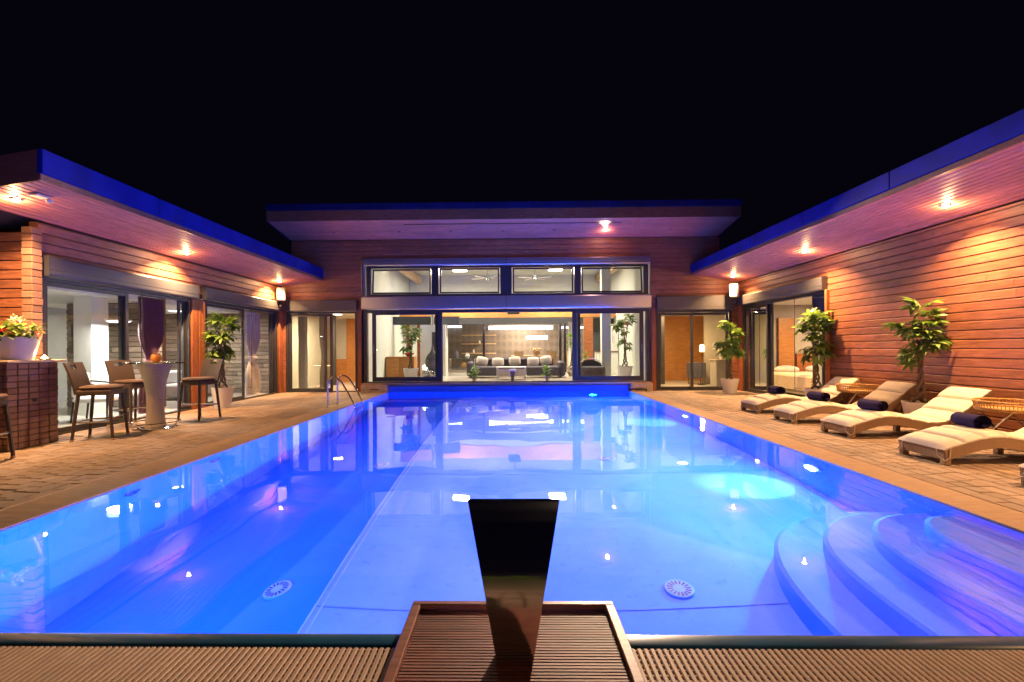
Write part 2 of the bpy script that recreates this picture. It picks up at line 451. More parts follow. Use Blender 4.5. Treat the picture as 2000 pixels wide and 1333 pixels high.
# ---- overflow gratings round the pool: slats over a dark gutter
def side_grate(name, x0, x1):
    gt = MB().box(x0+0.04, YN-0.1, -0.30, x1-0.04, D, -0.035).wbuild(name, M['gutter']); tag(gt, kind='structure')
    m = MB(); y = YN-0.1
    while y < D-0.02:
        m.bbox(x0+0.012, y, -0.03, x1-0.012, y+0.0215, -0.002, 0.004); y += 0.0285
    tag(m.wbuild('grating_slats', M['grate'], gt), kind='stuff')
    k = MB().box(x0, YN-0.1, -0.034, x0+0.011, D, 0.004); k.box(x1-0.011, YN-0.1, -0.034, x1, D, 0.0035); k.wbuild('grating_edge', M['grate'], gt)
side_grate('gutter_left', CL, PL)
side_grate('gutter_right', PR, CR)
gt = tag(MB().box(-8, 1.25, -0.30, 8, YN-0.105, -0.04).wbuild('gutter_near', M['gutter']), kind='structure')
slat = MB().bbox(-0.0105, 0, -0.032, 0.0105, 0.80, 0, 0.004)
y = 0.012
while y < 0.80:                                     # rods that tie the slats
    slat.box(-0.0144, y, -0.024, 0.0144, y+0.008, -0.006); y += 0.031
slat_me = slat.mesh('slat', M['grate'])
n = 0; x = -2.62
while x < 2.62:
    if not (-0.50 < x < 0.50):
        put('slat', slat_me, gt, (x, 1.257, 0)); n += 1
    x += 0.029

# =========================================================================================
# THE POOL
# =========================================================================================
pool = tag(put('pool', None, None, (0, YN, 0)), kind='structure')
# floor: shallow sheet, slope and deep lane
fl = MB()
fl.grid(lambda u, v: (XS+(PR-XS)*u, YN+(D-YN)*v, ZF), 8, 16)
fl.wbuild('pool_floor', M['liner'], pool)
fl = MB()
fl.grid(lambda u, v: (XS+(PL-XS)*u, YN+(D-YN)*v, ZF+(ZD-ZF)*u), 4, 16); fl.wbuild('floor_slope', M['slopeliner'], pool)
wl = MB().box(PL-0.03, YN, -2.5, PL, D, -0.012); wl.wbuild('pool_wall', M['liner'], pool)
wl = MB().box(PR, YN, -2.5, PR+0.03, D, -0.012); wl.wbuild('pool_wall', M['liner'], pool)
wl = MB().box(PL, YN-0.04, -2.5, PR, YN-0.001, -0.014); wl.wbuild('pool_wall', M['liner'], pool)
wl = MB().box(PL, D, -2.5, PR, D+0.1, 0.175); wl.wbuild('pool_end_wall', M['blueliner'], pool)
# near lip of teal glazed stone, rounded over
lip = MB()
prof = [(YN-0.105, -0.06), (YN-0.105, -0.020), (YN-0.095, -0.008), (YN-0.07, -0.002), (YN-0.02, 0.000), (YN-0.004, -0.003), (YN, -0.013), (YN, -0.06)]
lip.grid(lambda u, v: (-7.0+14*v, prof[int(round(u*7))][0], prof[int(round(u*7))][1]), 7, 1)
lip.wbuild('pool_lip', M['teal'], pool, True)
# seams of the liner
for y in (3.55, 6.4, 9.4, 12.2):
    MB().box(XS, y, ZF+0.001, PR, y+0.012, ZF+0.006).wbuild('liner_seam', M['seam'], pool)
for x in (XS, XS+0.055):
    MB().box(x, YN, ZF-0.004, x+0.014, D, ZF+0.007).wbuild('liner_seam', M['paleseam'], pool)
# half-round corner steps
def sup(cx, cy_, rx, ry, n=40, e=2.5):
    out = []
    for i in range(n+1):
        t = math.pi*0.5 + math.pi*i/n
        c, s = math.cos(t), math.sin(t)
        out.append((cx + rx*math.copysign(abs(c)**(2/e), c), max(YN+0.001, cy_ + ry*math.copysign(abs(s)**(2/e), s))))
    return out
for i, (rx, ry, zt) in enumerate(((1.62, 1.78, -1.10), (1.25, 1.50, -0.80), (0.90, 1.22, -0.50), (0.55, 0.95, -0.22))):
    o = sup(PR, 2.95, rx, ry); m = MB(); z0 = ZF if i == 0 else (-1.10, -0.80, -0.50)[i-1]
    oi = sup(PR, 2.95, rx-0.03, ry-0.03)
    k = len(o)
    m.v += [(a, b, z0-0.01) for a, b in o] + [(a, b, zt-0.03) for a, b in o] + [(a, b, zt) for a, b in oi] + [(PR, 2.95, zt)]
    for j in range(k-1):
        m.f.append((j, j+1, k+j+1, k+j)); m.f.append((k+j, k+j+1, 2*k+j+1, 2*k+j)); m.f.append((2*k+j, 2*k+j+1, 3*k))
    m.wbuild('step', M['liner'], pool, True, 35)
# floor drains
def drain(x, y, z, r=0.115):
    m = MB().lathe([(r, 0), (r, 0.012), (r*0.93, 0.02), (r*0.30, 0.022), (0.0001, 0.022)], 28, (x, y, z))
    T = Matrix.Translation((x, y, z)) @ Matrix.Rotation(-math.atan2(ZF-ZD, XS-PL) if x < XS else 0, 4, 'Y') @ Matrix.Translation((-x, -y, -z))
    o = m.xf(T).wbuild('floor_drain', M['paleseam'], pool, True)
    s = MB()
    for k in range(16):
        a = 2*math.pi*k/16; c, q = math.cos(a), math.sin(a); w = 0.006
        p = [(r*0.42, -w), (r*0.80, -w*1.6), (r*0.80, w*1.6), (r*0.42, w)]
        s.quad(*[(x+c*u-q*v, y+q*u+c*v, z+0.0235) for u, v in p])
    s.xf(T).wbuild('drain_slots', M['frame'], o)
def refr(px, py, z):                         # point on plane z seen through flat water at a pixel of the photograph
    a, b = px-983.03, py-681.68; c, s = math.cos(ROLL), math.sin(ROLL)
    u, w = (c*a-s*b)/889, (s*a+c*b)/889
    d = Vector((-math.sin(YAW)+u*math.cos(YAW), math.cos(YAW)+u*math.sin(YAW), -w))
    p = Vector((0,0,1.35)) + d*(1.35/w); h = Vector((d.x, d.y, 0)); si = h.length/d.length/1.333
    return p + h.normalized()*(si/math.sqrt(1-si*si))*(-z) + Vector((0,0,z))
for px, py, z in ((1326,1150,ZF), (543,1152,ZD), (1187,895,ZF), (745,908,ZD)):
    p = refr(px, py, ZF)
    for _ in range(12):
        if p.x < XS: z = ZF+(ZD-ZF)*(XS-p.x)/(XS-PL)
        p = refr(px, py, z)
    drain(p.x, p.y, z, 0.12)
# wall inlets
for y in (4.6, 5.9):
    m = MB(); m.lathe([(0.0001, 0), (0.09, 0), (0.10, 0.012), (0.075, 0.02), (0.07, 0.008), (0.0001, 0.008)], 20)
    m.xf(Matrix.Translation((PL, y, -0.35)) @ Matrix.Rotation(R(90), 4, 'Y')); m.wbuild('wall_inlet', M['brushed'], pool, True)
# underwater lamps: lens + ring in the pool wall, each with its own light
def uw_lamp(loc, d, energy, colr, size, glow=None):
    d = Vector(d); q = d.to_track_quat('Z', 'Y').to_matrix().to_4x4()
    T = Matrix.Translation(loc) @ q
    o = MB().lathe([(0.13, 0), (0.13, 0.02), (0.105, 0.03), (0.1, 0.012), (0.0001, 0.012)], 24).xf(T).wbuild('underwater_lamp', M['white'], pool, True)
    MB().lathe([(0.099, 0.014), (0.07, 0.026), (0.0001, 0.03)], 24).xf(T).wbuild('lamp_lens', M['e_uw'], o, True)
    p = Vector(loc) + d*0.06
    lamp('underwater_light', 'AREA', p, energy, colr, o, d.to_track_quat('-Z', 'Y').to_euler(), shape='DISK', size=size)
    if glow:                                        # the lamp's white element, tipped at the floor
        aim, e = glow
        lamp('underwater_light', 'SPOT', p, e, (0.30, 0.85, 1.0), o, (Vector(aim)-p).to_track_quat('-Z', 'Y').to_euler(), spot_size=R(52), spot_blend=1.0, shadow_soft_size=0.06)
BLUE = (0.000, 0.155, 1.0)
uw_lamp((-2.7, YN+0.004, -0.55), (0, 1, 0), 300, (0.0, 0.09, 1.0), 0.2)  # added lamp out of view, throws more blue up at the middle soffit
for y, e in ((5.62, 700), (9.6, 700)):
    uw_lamp((PR-0.005, y, -0.52), (-1, 0, 0), e, (0.006, 0.155, 1.0), 0.2, ((PR-0.60, y+0.2, ZF), 1500))
uw_lamp((2.6, D-0.005, -0.95), (0, -1, 0), 560, BLUE, 0.2)
# water sheet
def wave(x, y):                               # the faint swell of nearly still water
    return 0.00028*(math.sin(5.1*x+2.3*y)+math.sin(-3.7*x+6.2*y+1.3)+0.6*math.sin(9.4*x-7.1*y+0.4)+0.5*math.sin(2.1*x+11.3*y))
wm = MB().grid(lambda u, v: (PL+(PR-PL)*u, YN+(D-YN)*v, -0.010+wave(PL+(PR-PL)*u, YN+(D-YN)*v)), 110, 176).mesh('water', M['water'])
wm.polygons.foreach_set('use_smooth', [True]*len(wm.polygons)); w = put('water', wm); tag(w, kind='structure')

# =========================================================================================
# THE HOUSE
# =========================================================================================
house = thing('house', 'low timber house of three wings round the lit blue pool', 'house', (0, D, 0))
class Plane:
    """a vertical wall plane: u runs along it, n points out to the viewer's side, z up"""
    def __init__(s, o, u, n, rz): s.o = Vector(o); s.u = Vector(u); s.n = Vector(n); s.rz = rz
    def w(s, u, n, z): return s.o + s.u*u + s.n*n + Vector((0,0,z))
    def box(s, mb, u0, u1, n0, n1, z0, z1, bev=0):
        a = s.w(u0, n0, z0); b = s.w(u1, n1, z1)
        lo = [min(a[i], b[i]) for i in range(3)]; hi = [max(a[i], b[i]) for i in range(3)]
        return mb.bbox(*lo, *hi, bev) if bev else mb.box(*lo, *hi)
PF = Plane((0, D, 0), (1,0,0), (0,-1,0), 0)                  # main front: u = X
PW = Plane((XL, 0, 0), (0,1,0), (1,0,0), R(90))              # left wing: u = Y
PE = Plane((XR, 0, 0), (0,1,0), (-1,0,0), R(-90))            # right wing: u = Y
plank_me = {}
def plank_mesh(l, h, mat, t=0.022):
    k = (round(l, 2), round(h, 3), mat)
    if k not in plank_me:
        m = MB(); b = 0.007; x = k[0]/2-0.0012; z0, z1 = 0.0075, h-0.0075
        m.v += [(-x,0,z0),(x,0,z0),(x,0,z1),(-x,0,z1), (-x,-t+b,z0),(x,-t+b,z0),(x,-t+b,z1),(-x,-t+b,z1), (-x,-t,z0+b),(x,-t,z0+b),(x,-t,z1-b),(-x,-t,z1-b)]
        for q in (0, 4):
            for i in range(4): m.f.append((q+i, q+(i+1) % 4, q+4+(i+1) % 4, q+4+i))
        m.f.append((8,9,10,11)); plank_me[k] = m.mesh('plank', M[mat])
    return plank_me[k]
def cuts(a, b, lo=2.6, hi=5.2):
    out = []; x = a
    while b-x > hi*1.15:
        y = x+random.uniform(lo, hi); out.append((x, y)); x = y
    out.append((x, b)); return out
def clad(name, pl, span, ztop, openings, h=0.145, mat='siding'):
    zs = sorted(set([0.0, ztop] + [z for o in openings for z in o[2:]]+[z for z in span]))
    back = MB()
    def ints(z):
        a, b = span[max(k for k in span if k <= z+1e-6)]
        iv = [(a, b)]
        for (u0, u1, z0, z1) in openings:
            if z0-1e-6 <= z < z1-1e-6:
                nv = []
                for p, q in iv:
                    if u1 <= p or u0 >= q: nv.append((p, q)); continue
                    if u0 > p: nv.append((p, u0))
                    if u1 < q: nv.append((u1, q))
                iv = nv
        return iv
    for z0, z1 in zip(zs, zs[1:]):
        for a, b in ints(z0):
            if z1 <= ztop: pl.box(back, a, b, -0.12, -0.004, z0, z1)
    wall = back.wbuild(name, M['post'], house)
    z = 0.0; row = 0
    while z < ztop-0.02:
        hh = min(h, ztop-z)
        lo, hi = ints(z+0.001), ints(min(z+hh*0.6, ztop-0.01))
        use = hi if sum(b-a for a, b in hi) < sum(b-a for a, b in lo) else lo
        for a, b in use:
            if b-a < 0.04: continue
            for p, q in cuts(a, b):
                o = put('plank', plank_mesh(q-p, hh, mat), wall, pl.w((p+q)/2, random.uniform(-0.002, 0.001), z) - wloc(wall), (0, 0, pl.rz))
        z += h; row += 1
    return wall
clad('front_wall', PF, {0.0: (XL+0.02, XR-0.02), 3.625: (-6.96, 6.60)}, 4.84,
     [(-7.16, -4.85, 0, 2.94), (-4.72, 4.44, 0, 4.22), (4.60, 6.98, 0, 2.98)])
clad('wing_wall', PW, {0.0: (6.92, D-0.01)}, 3.36, [(6.94, 10.36, 0, 2.84), (10.60, 14.22, 0, 2.86)])
clad('wing_wall', PE, {0.0: (-4.0, D-0.01)}, 3.39, [(10.42, 14.22, 0, 2.95)])
# end wall of the left wing, facing the viewer
PS = Plane((0, 6.92, 0), (1,0,0), (0,-1,0), 0)
clad('end_wall', PS, {0.0: (-12.4, XL)}, 3.2, [])

# ---- roofs
def soffit_boards(roof, a, b, w, s0, s1, mapf, rot):
    n = max(1, round((b-a)/w)); w = (b-a)/n
    for i in range(n):
        for p, q in cuts(s0, s1, 2.4, 4.6):
            put('soffit_board', plank_mesh(q-p, w, 'soffit', 0.016), roof, mapf(a+i*w, (p+q)/2) - wloc(roof), rot)
def prism(pts, axis, a, b):
    m = MB(); n = len(pts)
    for t in (a, b):
        for p, z in pts: m.v.append((t, p, z) if axis == 'X' else (p, t, z))
    m.f.append(tuple(range(n))); m.f.append(tuple(reversed(range(n, 2*n))))
    for i in range(n): m.f.append((i, n+i, n+(i+1) % n, (i+1) % n))
    return m
# main roof
CX0, CX1, YR = -6.99, 6.57, 12.99
roof = prism([(YR+0.06, 5.10), (YR+0.06, 5.50), (25, 5.35), (25, 4.90), (D+0.06, 4.88)], 'X', CX0+0.03, CX1-0.03).wbuild('roof', M['frame'], house)
sl = math.atan2(5.07-4.84, D-YR)
Rm = Matrix.Rotation(-sl, 3, 'X') @ Matrix(((1,0,0),(0,0,-1),(0,1,0)))
soffit_boards(roof, 0.03, (D-YR)/math.cos(sl), 0.098, CX0+0.02, CX1-0.02, lambda v, u: Vector((u, D-v*math.cos(sl), 4.852+v*math.sin(sl))), Rm.to_euler())
MB().box(CX0, YR+0.005, 5.06, CX1, YR+0.045, 5.355).wbuild('fascia_board', M['siding'], roof)
for p, q in cuts(CX0-0.02, CX1+0.02, 1.9, 2.1): MB().bbox(p+0.002, YR-0.03+random.uniform(-0.003, 0.003), 5.36, q-0.002, YR+0.06, 5.545+random.uniform(-0.003, 0.003), 0.008).wbuild('fascia_cap', M['dimlitfascia'], roof)
for x in (CX0, CX1-0.03):
    prism([(YR+0.05, 5.04), (YR+0.05, 5.355), (25, 5.2), (25, 4.80), (D+0.05, 4.80)], 'X', x, x+0.03).wbuild('side_fascia', M['dimlitfascia'], roof)
MB().box(-3.1, 13.28, 5.000, 3.25, 13.30, 5.012).wbuild('soffit_slot', M['black'], roof)
# wing roofs
def wing_roof(xe, xw, ze, zt, zj, y0, y1, xfar, end):
    s = 1 if xe < 0 else -1                      # towards the pool
    k = (ze-zj)/abs(xe-xw); far = abs(xfar-xe)
    pts = [(xe-s*0.04, ze+0.03), (xe-s*0.04, zt-0.01), (xfar, zt-k*far), (xfar, ze+0.04-k*far)]
    r = prism(pts if s > 0 else pts, 'Y', y0+0.03, y1).wbuild('roof', M['frame'], house)
    ang = math.atan2(ze-zj, abs(xe-xw))
    base = Matrix(((0,0,1),(1,0,0),(0,1,0)))      # local x -> Y, y -> Z, z -> X
    tilt = Matrix.Rotation(-s*ang, 3, 'Y')
    L = (abs(xe-xw)+0.02)/math.cos(ang)
    if s > 0: mp = lambda v, u: Vector((xw+v*math.cos(ang), u, zj+0.018+v*math.sin(ang)))
    else:     mp = lambda v, u: Vector((xe+v*math.cos(ang), u, ze+0.018-v*math.sin(ang)))
    soffit_boards(r, 0.03 if s > 0 else 0.02, L-0.03, 0.098, y0+0.02, y1-0.01, mp, (tilt @ base).to_euler())
    x0, x1 = sorted((xe, xe-s*0.035))
    MB().box(x0, y0, ze-0.01, x1, y1, ze+0.065).wbuild('fascia_board', M['siding'], r)
    x0, x1 = sorted((xe+s*0.03, xe-s*0.05))
    for p, q in cuts(y0-0.005, y1, 1.9, 2.1):
        e = random.uniform(-0.003, 0.003); MB().bbox(x0+e, p+0.002, ze+0.07, x1+e, q-0.002, zt+random.uniform(-0.003, 0.003), 0.008).wbuild('fascia_cap', M['fascia'], r)
    # end fascia facing the viewer
    pts = [(xe-s*0.036, ze-0.02), (xe-s*0.036, zt-0.01), (xfar, zt-k*far), (xfar, ze-0.02-k*far)]
    prism(pts, 'Y', y0, y0+0.03).wbuild('end_fascia', M['post'], r)
    return r
roofL = wing_roof(-5.97, XL, 3.555, 3.94, 3.365, 5.71, D-0.01, -12.5, True)
roofR = wing_roof(5.72, XR, 3.64, 3.975, 3.40, -5.0, D-0.01, 12.5, False)

# ---- shutter boxes
def shutter(pl, u0, u1, z0, z1, t=0.15, mat='shutter'):
    m = MB(); n = 10
    prof = [(0.0, z0), (t-0.03, z0), (t-0.008, z0+0.01), (t, z0+0.035), (t, z0+0.10), (t+0.004, z0+0.104), (t+0.004, z1-0.03), (t-0.015, z1), (0.0, z1)]
    k = len(prof)
    for u in (u0, u1):
        for nn, z in prof: m.v.append(tuple(pl.w(u, nn, z)))
    for i in range(k): m.f.append((i, (i+1) % k, k+(i+1) % k, k+i))
    m.f.append(tuple(range(k))); m.f.append(tuple(reversed(range(k, 2*k))))
    o = m.wbuild('shutter_box', M[mat], house)
    for u in (u0-0.006, u1):
        q = MB(); pl.box(q, u, u+0.006, 0.0, t+0.008, z0-0.004, z1+0.004); q.wbuild('end_cap', M['frame'], o)
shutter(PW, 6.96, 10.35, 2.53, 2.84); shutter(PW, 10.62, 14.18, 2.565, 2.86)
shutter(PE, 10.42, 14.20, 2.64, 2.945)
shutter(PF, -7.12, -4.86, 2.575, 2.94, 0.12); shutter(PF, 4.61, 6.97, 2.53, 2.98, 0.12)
shutter(PF, -4.70, -0.12, 2.62, 3.03, 0.12, 'litshutter'); shutter(PF, -0.11, 4.43, 2.62, 3.03, 0.12, 'litshutter')
shutter(PF, -4.62, -0.12, 3.99, 4.22, 0.14, 'litshutter'); shutter(PF, -0.11, 4.40, 3.99, 4.22, 0.14, 'litshutter')

# ---- windows and sliding doors
def leaf(name, pl, u0, u1, z0, z1, n, fw=0.07, th=0.05, handle=None, parent=None, tilt=0):
    m = MB()
    pl.box(m, u0, u0+fw, n, n+th, z0, z1, 0.004); pl.box(m, u1-fw, u1, n, n+th, z0, z1, 0.004)
    pl.box(m, u0+fw, u1-fw, n+0.002, n+th-0.002, z0, z0+fw*1.15, 0.004); pl.box(m, u0+fw, u1-fw, n+0.002, n+th-0.002, z1-fw, z1, 0.004)
    g_ = MB(); gn = n+th*0.5
    g_.quad(*[tuple(pl.w(u, gn, z)) for u, z in ((u0+fw-0.005, z0+fw), (u1-fw+0.005, z0+fw), (u1-fw+0.005, z1-fw+0.005), (u0+fw-0.005, z1-fw+0.005))])
    if tilt:                                           # hinged at the bottom, leaning inwards
        piv = pl.w(u0, n+th, z0); T = Matrix.Translation(piv) @ Matrix.Rotation(-tilt, 4, 'X') @ Matrix.Translation(-piv)
        m.xf(T); g_.xf(T)
    o = m.wbuild(name, M['frame'], parent or house); g_.wbuild('pane', M['glass'], o)
    if handle is not None:
        h_ = MB(); zc = (z0+z1)/2-0.1
        h_.tube([pl.w(handle, n+th, zc-0.14), pl.w(handle, n+th+0.04, zc-0.13), pl.w(handle, n+th+0.04, zc+0.13), pl.w(handle, n+th, zc+0.14)], 0.011, 8)
        h_.wbuild('handle', M['brushed'], o, True)
    return o
def surround(pl, u0, u1, z0, z1, n0, n1, fw=0.06, mat='frame', name='door_frame'):
    m = MB()
    pl.box(m, u0, u0+fw, n0, n1, z0, z1); pl.box(m, u1-fw, u1, n0, n1, z0, z1); pl.box(m, u0+fw, u1-fw, n0, n1-0.002, z1-fw, z1); pl.box(m, u0+fw, u1-fw, n0, n1-0.002, z0, z0+0.03)
    return m.wbuild(name, M[mat], house)
# left wing, opening by the bar table
surround(PW, 6.96, 10.28, 0.0, 2.525, -0.13, 0.01)
leaf('sliding_door', PW, 7.02, 8.62, 0.03, 2.46, -0.06); leaf('sliding_door', PW, 8.50, 8.62, 0.03, 2.46, -0.12, 0.055)
leaf('sliding_door', PW, 10.02, 10.22, 0.03, 2.46, -0.12, 0.06)
# left wing, opening behind the plant
surround(PW, 10.76, 14.14, 0.0, 2.56, -0.13, 0.01)
leaf('sliding_door', PW, 10.82, 12.42, 0.03, 2.49, -0.06); leaf('sliding_door', PW, 13.86, 14.08, 0.03, 2.49, -0.12, 0.07)
for pl, us in ((PW, (10.29, 10.40, 10.52, 10.63)), (PE, (10.36,))):
    for u in us:
        m = MB(); pl.box(m, u, u+0.105 if pl is PW else u+0.07, -0.02, 0.045 if pl is PW else 0.09, 0.0, 2.525 if pl is PW else 2.64, 0.008); m.wbuild('post', M['trim'], house)
for u in (14.23, 14.33):
    m = MB(); PW.box(m, u, u+0.09, -0.02, 0.05, 0, 2.56, 0.008); m.wbuild('post', M['trim'], house)
    m = MB(); PE.box(m, u, u+0.09, -0.02, 0.05, 0, 2.63, 0.008); m.wbuild('post', M['trim'], house)
# cord guides beside the sliding doors
def guide(pl, u, z1, n=0.07):
    m = MB().tube([pl.w(u, n, 0.25), pl.w(u, n, z1)], 0.008, 6)
    for z in (0.32, 1.15, z1-0.25): m.tube([pl.w(u, n, z), pl.w(u-0.14, 0.0, z)], 0.006, 5)
    m.wbuild('cord_guide', M['frame'], house, True)
guide(PW, 8.82, 2.55); guide(PW, 12.62, 2.56); guide(PE, 11.55, 2.64); guide(PE, 13.55, 2.64)
# right wing
surround(PE, 10.44, 14.16, 0.0, 2.635, -0.13, 0.01)
leaf('sliding_door', PE, 12.90, 14.08, 0.03, 2.57, -0.06); leaf('sliding_door', PE, 12.78, 12.94, 0.03, 2.57, -0.12, 0.06); leaf('sliding_door', PE, 10.52, 11.1, 0.03, 2.57, -0.12, 0.06)
# main front, left bay
surround(PF, -7.14, -4.88, 0.0, 2.57, -0.13, 0.01)
leaf('sliding_door', PF, -7.07, -5.86, 0.03, 2.50, -0.06, 0.08, 0.05, -5.90); leaf('sliding_door', PF, -5.97, -5.70, 0.03, 2.50, -0.12, 0.08)
# main front, right bay
surround(PF, 4.62, 6.96, 0.0, 2.53, -0.13, 0.01)
leaf('sliding_door', PF, 4.69, 5.80, 0.03, 2.46, -0.12, 0.08); leaf('sliding_door', PF, 5.70, 6.88, 0.03, 2.46, -0.06, 0.08)
# main front, centre: two slid-open leaves left and right, open in the middle
surround(PF, -4.66, 4.40, 0.29, 2.615, -0.15, 0.01, 0.10)
leaf('sliding_door', PF, -4.40, -2.18, 0.33, 2.57, -0.07, 0.12, 0.06, -4.33); leaf('sliding_door', PF, -2.40, -2.16, 0.33, 2.55, -0.14, 0.10)
leaf('sliding_door', PF, 2.00, 4.22, 0.33, 2.57, -0.07, 0.12, 0.06, 4.15); leaf('sliding_door', PF, 1.98, 2.24, 0.33, 2.55, -0.14, 0.10)
# upper row of tilting windows
m = MB()
PF.box(m, -4.56, -4.42, -0.15, 0.06, 3.03, 3.98); PF.box(m, 4.22, 4.36, -0.15, 0.06, 3.03, 3.98)
PF.box(m, -4.42, 4.22, -0.15, 0.058, 3.03, 3.10); PF.box(m, -4.42, 4.22, -0.15, 0.058, 3.93, 3.985)
PF.box(m, -2.48, -2.26, -0.15, 0.056, 3.10, 3.93); PF.box(m, -0.30, 0.06, -0.15, 0.056, 3.10, 3.93); PF.box(m, 2.04, 2.24, -0.15, 0.056, 3.10, 3.93)
wf = m.wbuild('window_frame', M['frame'], house)
for (a, b, t) in ((-4.40, -2.50, 0.10), (-2.24, -0.32, 0.03), (0.08, 2.02, 0.03), (2.26, 4.20, 0.10)):
    leaf('window', PF, a+0.015, b-0.015, 3.115, 3.915, -0.02, 0.045, 0.045, None, house, t)
# white inner reveal of the upper windows
# plinth: sill and stone blocks either side of the pool end
MB().bbox(-4.72, D-0.06, 0.235, 4.45, D+0.5, 0.285, 0.008).wbuild('sill', M['pale'], house)
blk = MB().bbox(-4.74, D-0.10, -0.05, PL, D+0.2, 0.233, 0.008).wbuild('stone_block', M['stone'], house)
MB().box(-4.45, D-0.105, 0.075, -4.17, D-0.098, 0.10).wbuild('vent_slot', M['black'], blk)
blk = MB().bbox(PR+0.08, D-0.10, -0.05, 4.47, D+0.2, 0.233, 0.008).wbuild('stone_block', M['stone'], house)
m = MB().tube([(3.70, D-0.14, 0.06), (4.20, D-0.14, 0.07), (4.25, D-0.14, 0.06), (4.26, D-0.14, 0.0)], 0.022, 8)
for x in (3.95, 4.02, 4.09): m.tube([(x, D-0.14, 0.03), (x, D-0.14, 0.11)], 0.012, 6)
m.wbuild('pipe', M['black'], blk, True)
for x in (-4.79, 4.52):                                 # narrow clad piers beside the middle opening
    MB().box(x-0.055, D-0.045, 0.0, x+0.055, D-0.026, 2.60).wbuild('pier_batten', M['trim'], house)

# ---- inside: shells of the rooms
def slab(name, mat, x0, y0, z0, x1, y1, z1): return MB().box(x0, y0, z0, x1, y1, z1).wbuild(name, M[mat], house)
# living room
slab('interior_floor', 'floor', -4.62, D+0.13, -0.05, 4.42, 23.9, FLOOR)
slab('ceiling', 'offwhite', -4.62, D+0.13, 4.72, 4.42, 20.9, 4.80)
slab('interior_wall', 'offwhite', -4.78, D+0.13, -0.05, -4.63, 23.9, 4.80); slab('interior_wall', 'offwhite', 4.43, D+0.13, -0.05, 4.58, 23.9, 4.80)
slab('interior_wall', 'offwhite', -4.62, 20.9, 2.80, 4.42, 21.0, 4.72)
slab('ceiling_beam', 'orange', -4.62, 19.0, 2.66, 4.42, 19.2, 3.25)
slab('bulkhead', 'greywall', -4.62, 20.6, 2.47, 4.42, 20.88, 2.80)
slab('interior_wall', 'wallpaper', -4.62, 23.6, FLOOR, 4.42, 23.75, 2.9)
slab('ceiling', 'offwhite', -4.62, 21.01, 2.86, 4.42, 23.6, 2.92)
for x in (-4.15, 4.02):
    slab('ceiling_beam', 'pale', x-0.1, D+0.14, 4.35, x+0.1, 20.89, 4.62)
for x in (-1.2, 2.27, 2.48):
    slab('partition_post', 'frame', x-0.055, 20.62, FLOOR, x+0.055, 20.72, 2.468)
# white screen wall with wood door jambs on the left
slab('interior_wall', 'offwhite', -3.52, 17.75, FLOOR, -2.52, 17.9, 2.30)
slab('interior_wall', 'offwhite', -4.62, 19.6, FLOOR, -2.7, 19.7, 2.64)
for x in (-4.05, -3.62): slab('door_jamb', 'trim', x-0.06, 17.95, FLOOR, x+0.06, 18.05, 2.6)
slab('interior_wall', 'greywall', -4.62, 17.9, 2.32, -2.0, 18.0, 2.64)
# right side: red door, white column, kitchen front
slab('interior_column', 'offwhite', 3.30, 16.4, FLOOR, 3.62, 16.7, 4.70)
slab('interior_door', 'trim', 3.00, 18.6, FLOOR, 3.38, 18.66, 2.6)
slab('interior_wall', 'offwhite', 2.55, 19.9, FLOOR, 3.0, 20.0, 2.5)
slab('interior_wall', 'greywall', 3.45, 19.5, FLOOR, 4.42, 19.6, 2.62)
# side bays and wing rooms
def room(x0, x1, y0, y1, z, back, left, right, fz=0.0, cl='offwhite'):
    slab('interior_floor', 'floor', x0, y0, fz-0.15, x1, y1, fz); slab('ceiling', cl, x0, y0, z, x1, y1, z+0.06)
    slab('interior_wall', back, x0, y1, fz-0.1, x1, y1+0.1, z+0.1)
    slab('interior_wall', left, x0-0.1, y0, fz-0.1, x0, y1+0.1, z+0.1); slab('interior_wall', right, x1, y0, fz-0.1, x1+0.1, y1+0.1, z+0.1)
room(-7.6, -4.79, D+0.13, 19.5, 2.66, 'offwhite', 'offwhite', 'orange')
slab('interior_wall', 'orange', -6.95, 19.2, 0.001, -6.35, 19.3, 2.65)
slab('interior_wall', 'orange', -7.59, 19.2, 0.001, -6.96, 19.28, 0.95)
slab('partition_post', 'frame', -6.75, 17.2, 0.001, -6.65, 17.3, 2.659)
room(4.59, 8.3, D+0.13, 19.0, 2.66, 'orange', 'offwhite', 'taupe')
slab('partition_post', 'frame', 5.62, 17.0, 0.001, 5.74, 17.1, 2.659)
slab('interior_wall', 'taupe', 7.35, 17.3, 0.001, 8.29, 17.4, 2.65)
# left wing room
slab('interior_floor', 'floor', -12.3, 7.05, -0.15, XL-0.13, 14.3, 0.012); slab('ceiling', 'offwhite', -12.3, 7.05, 2.62, XL-0.13, 14.3, 2.66)
slab('interior_wall', 'offwhite', -12.4, 7.05, -0.1, -12.3, 14.3, 2.66)
slab('interior_wall', 'offwhite', -12.3, 6.95, -0.1, XL-0.13, 7.049, 2.66)
cl = slab('interior_wall', 'post', -12.3, 14.3, -0.1, XL-0.13, 14.4, 2.66)
cl2 = slab('interior_wall', 'post', -10.6, 10.75, 0.013, XL-1.0, 10.85, 2.619)
for wall_, yy, xa, xb in ((cl, 14.3, -12.2, XL-0.14), (cl2, 10.75, -10.6, XL-1.0)):
    z = 0.02
    while z < 2.55:
        for p, q in cuts(xa, xb, 0.5, 1.3):
            put('plank', plank_mesh(q-p, 0.13, 'cladding'), wall_, Vector(((p+q)/2, yy-random.uniform(0.0, 0.014), z)) - wloc(wall_))
        z += 0.13
slab('interior_column', 'white', -9.1, 9.35, 0.013, -8.72, 9.75, 2.619)
slab('ceiling_cove', 'white', -12.0, 7.3, 2.50, -8.4, 14.0, 2.619)
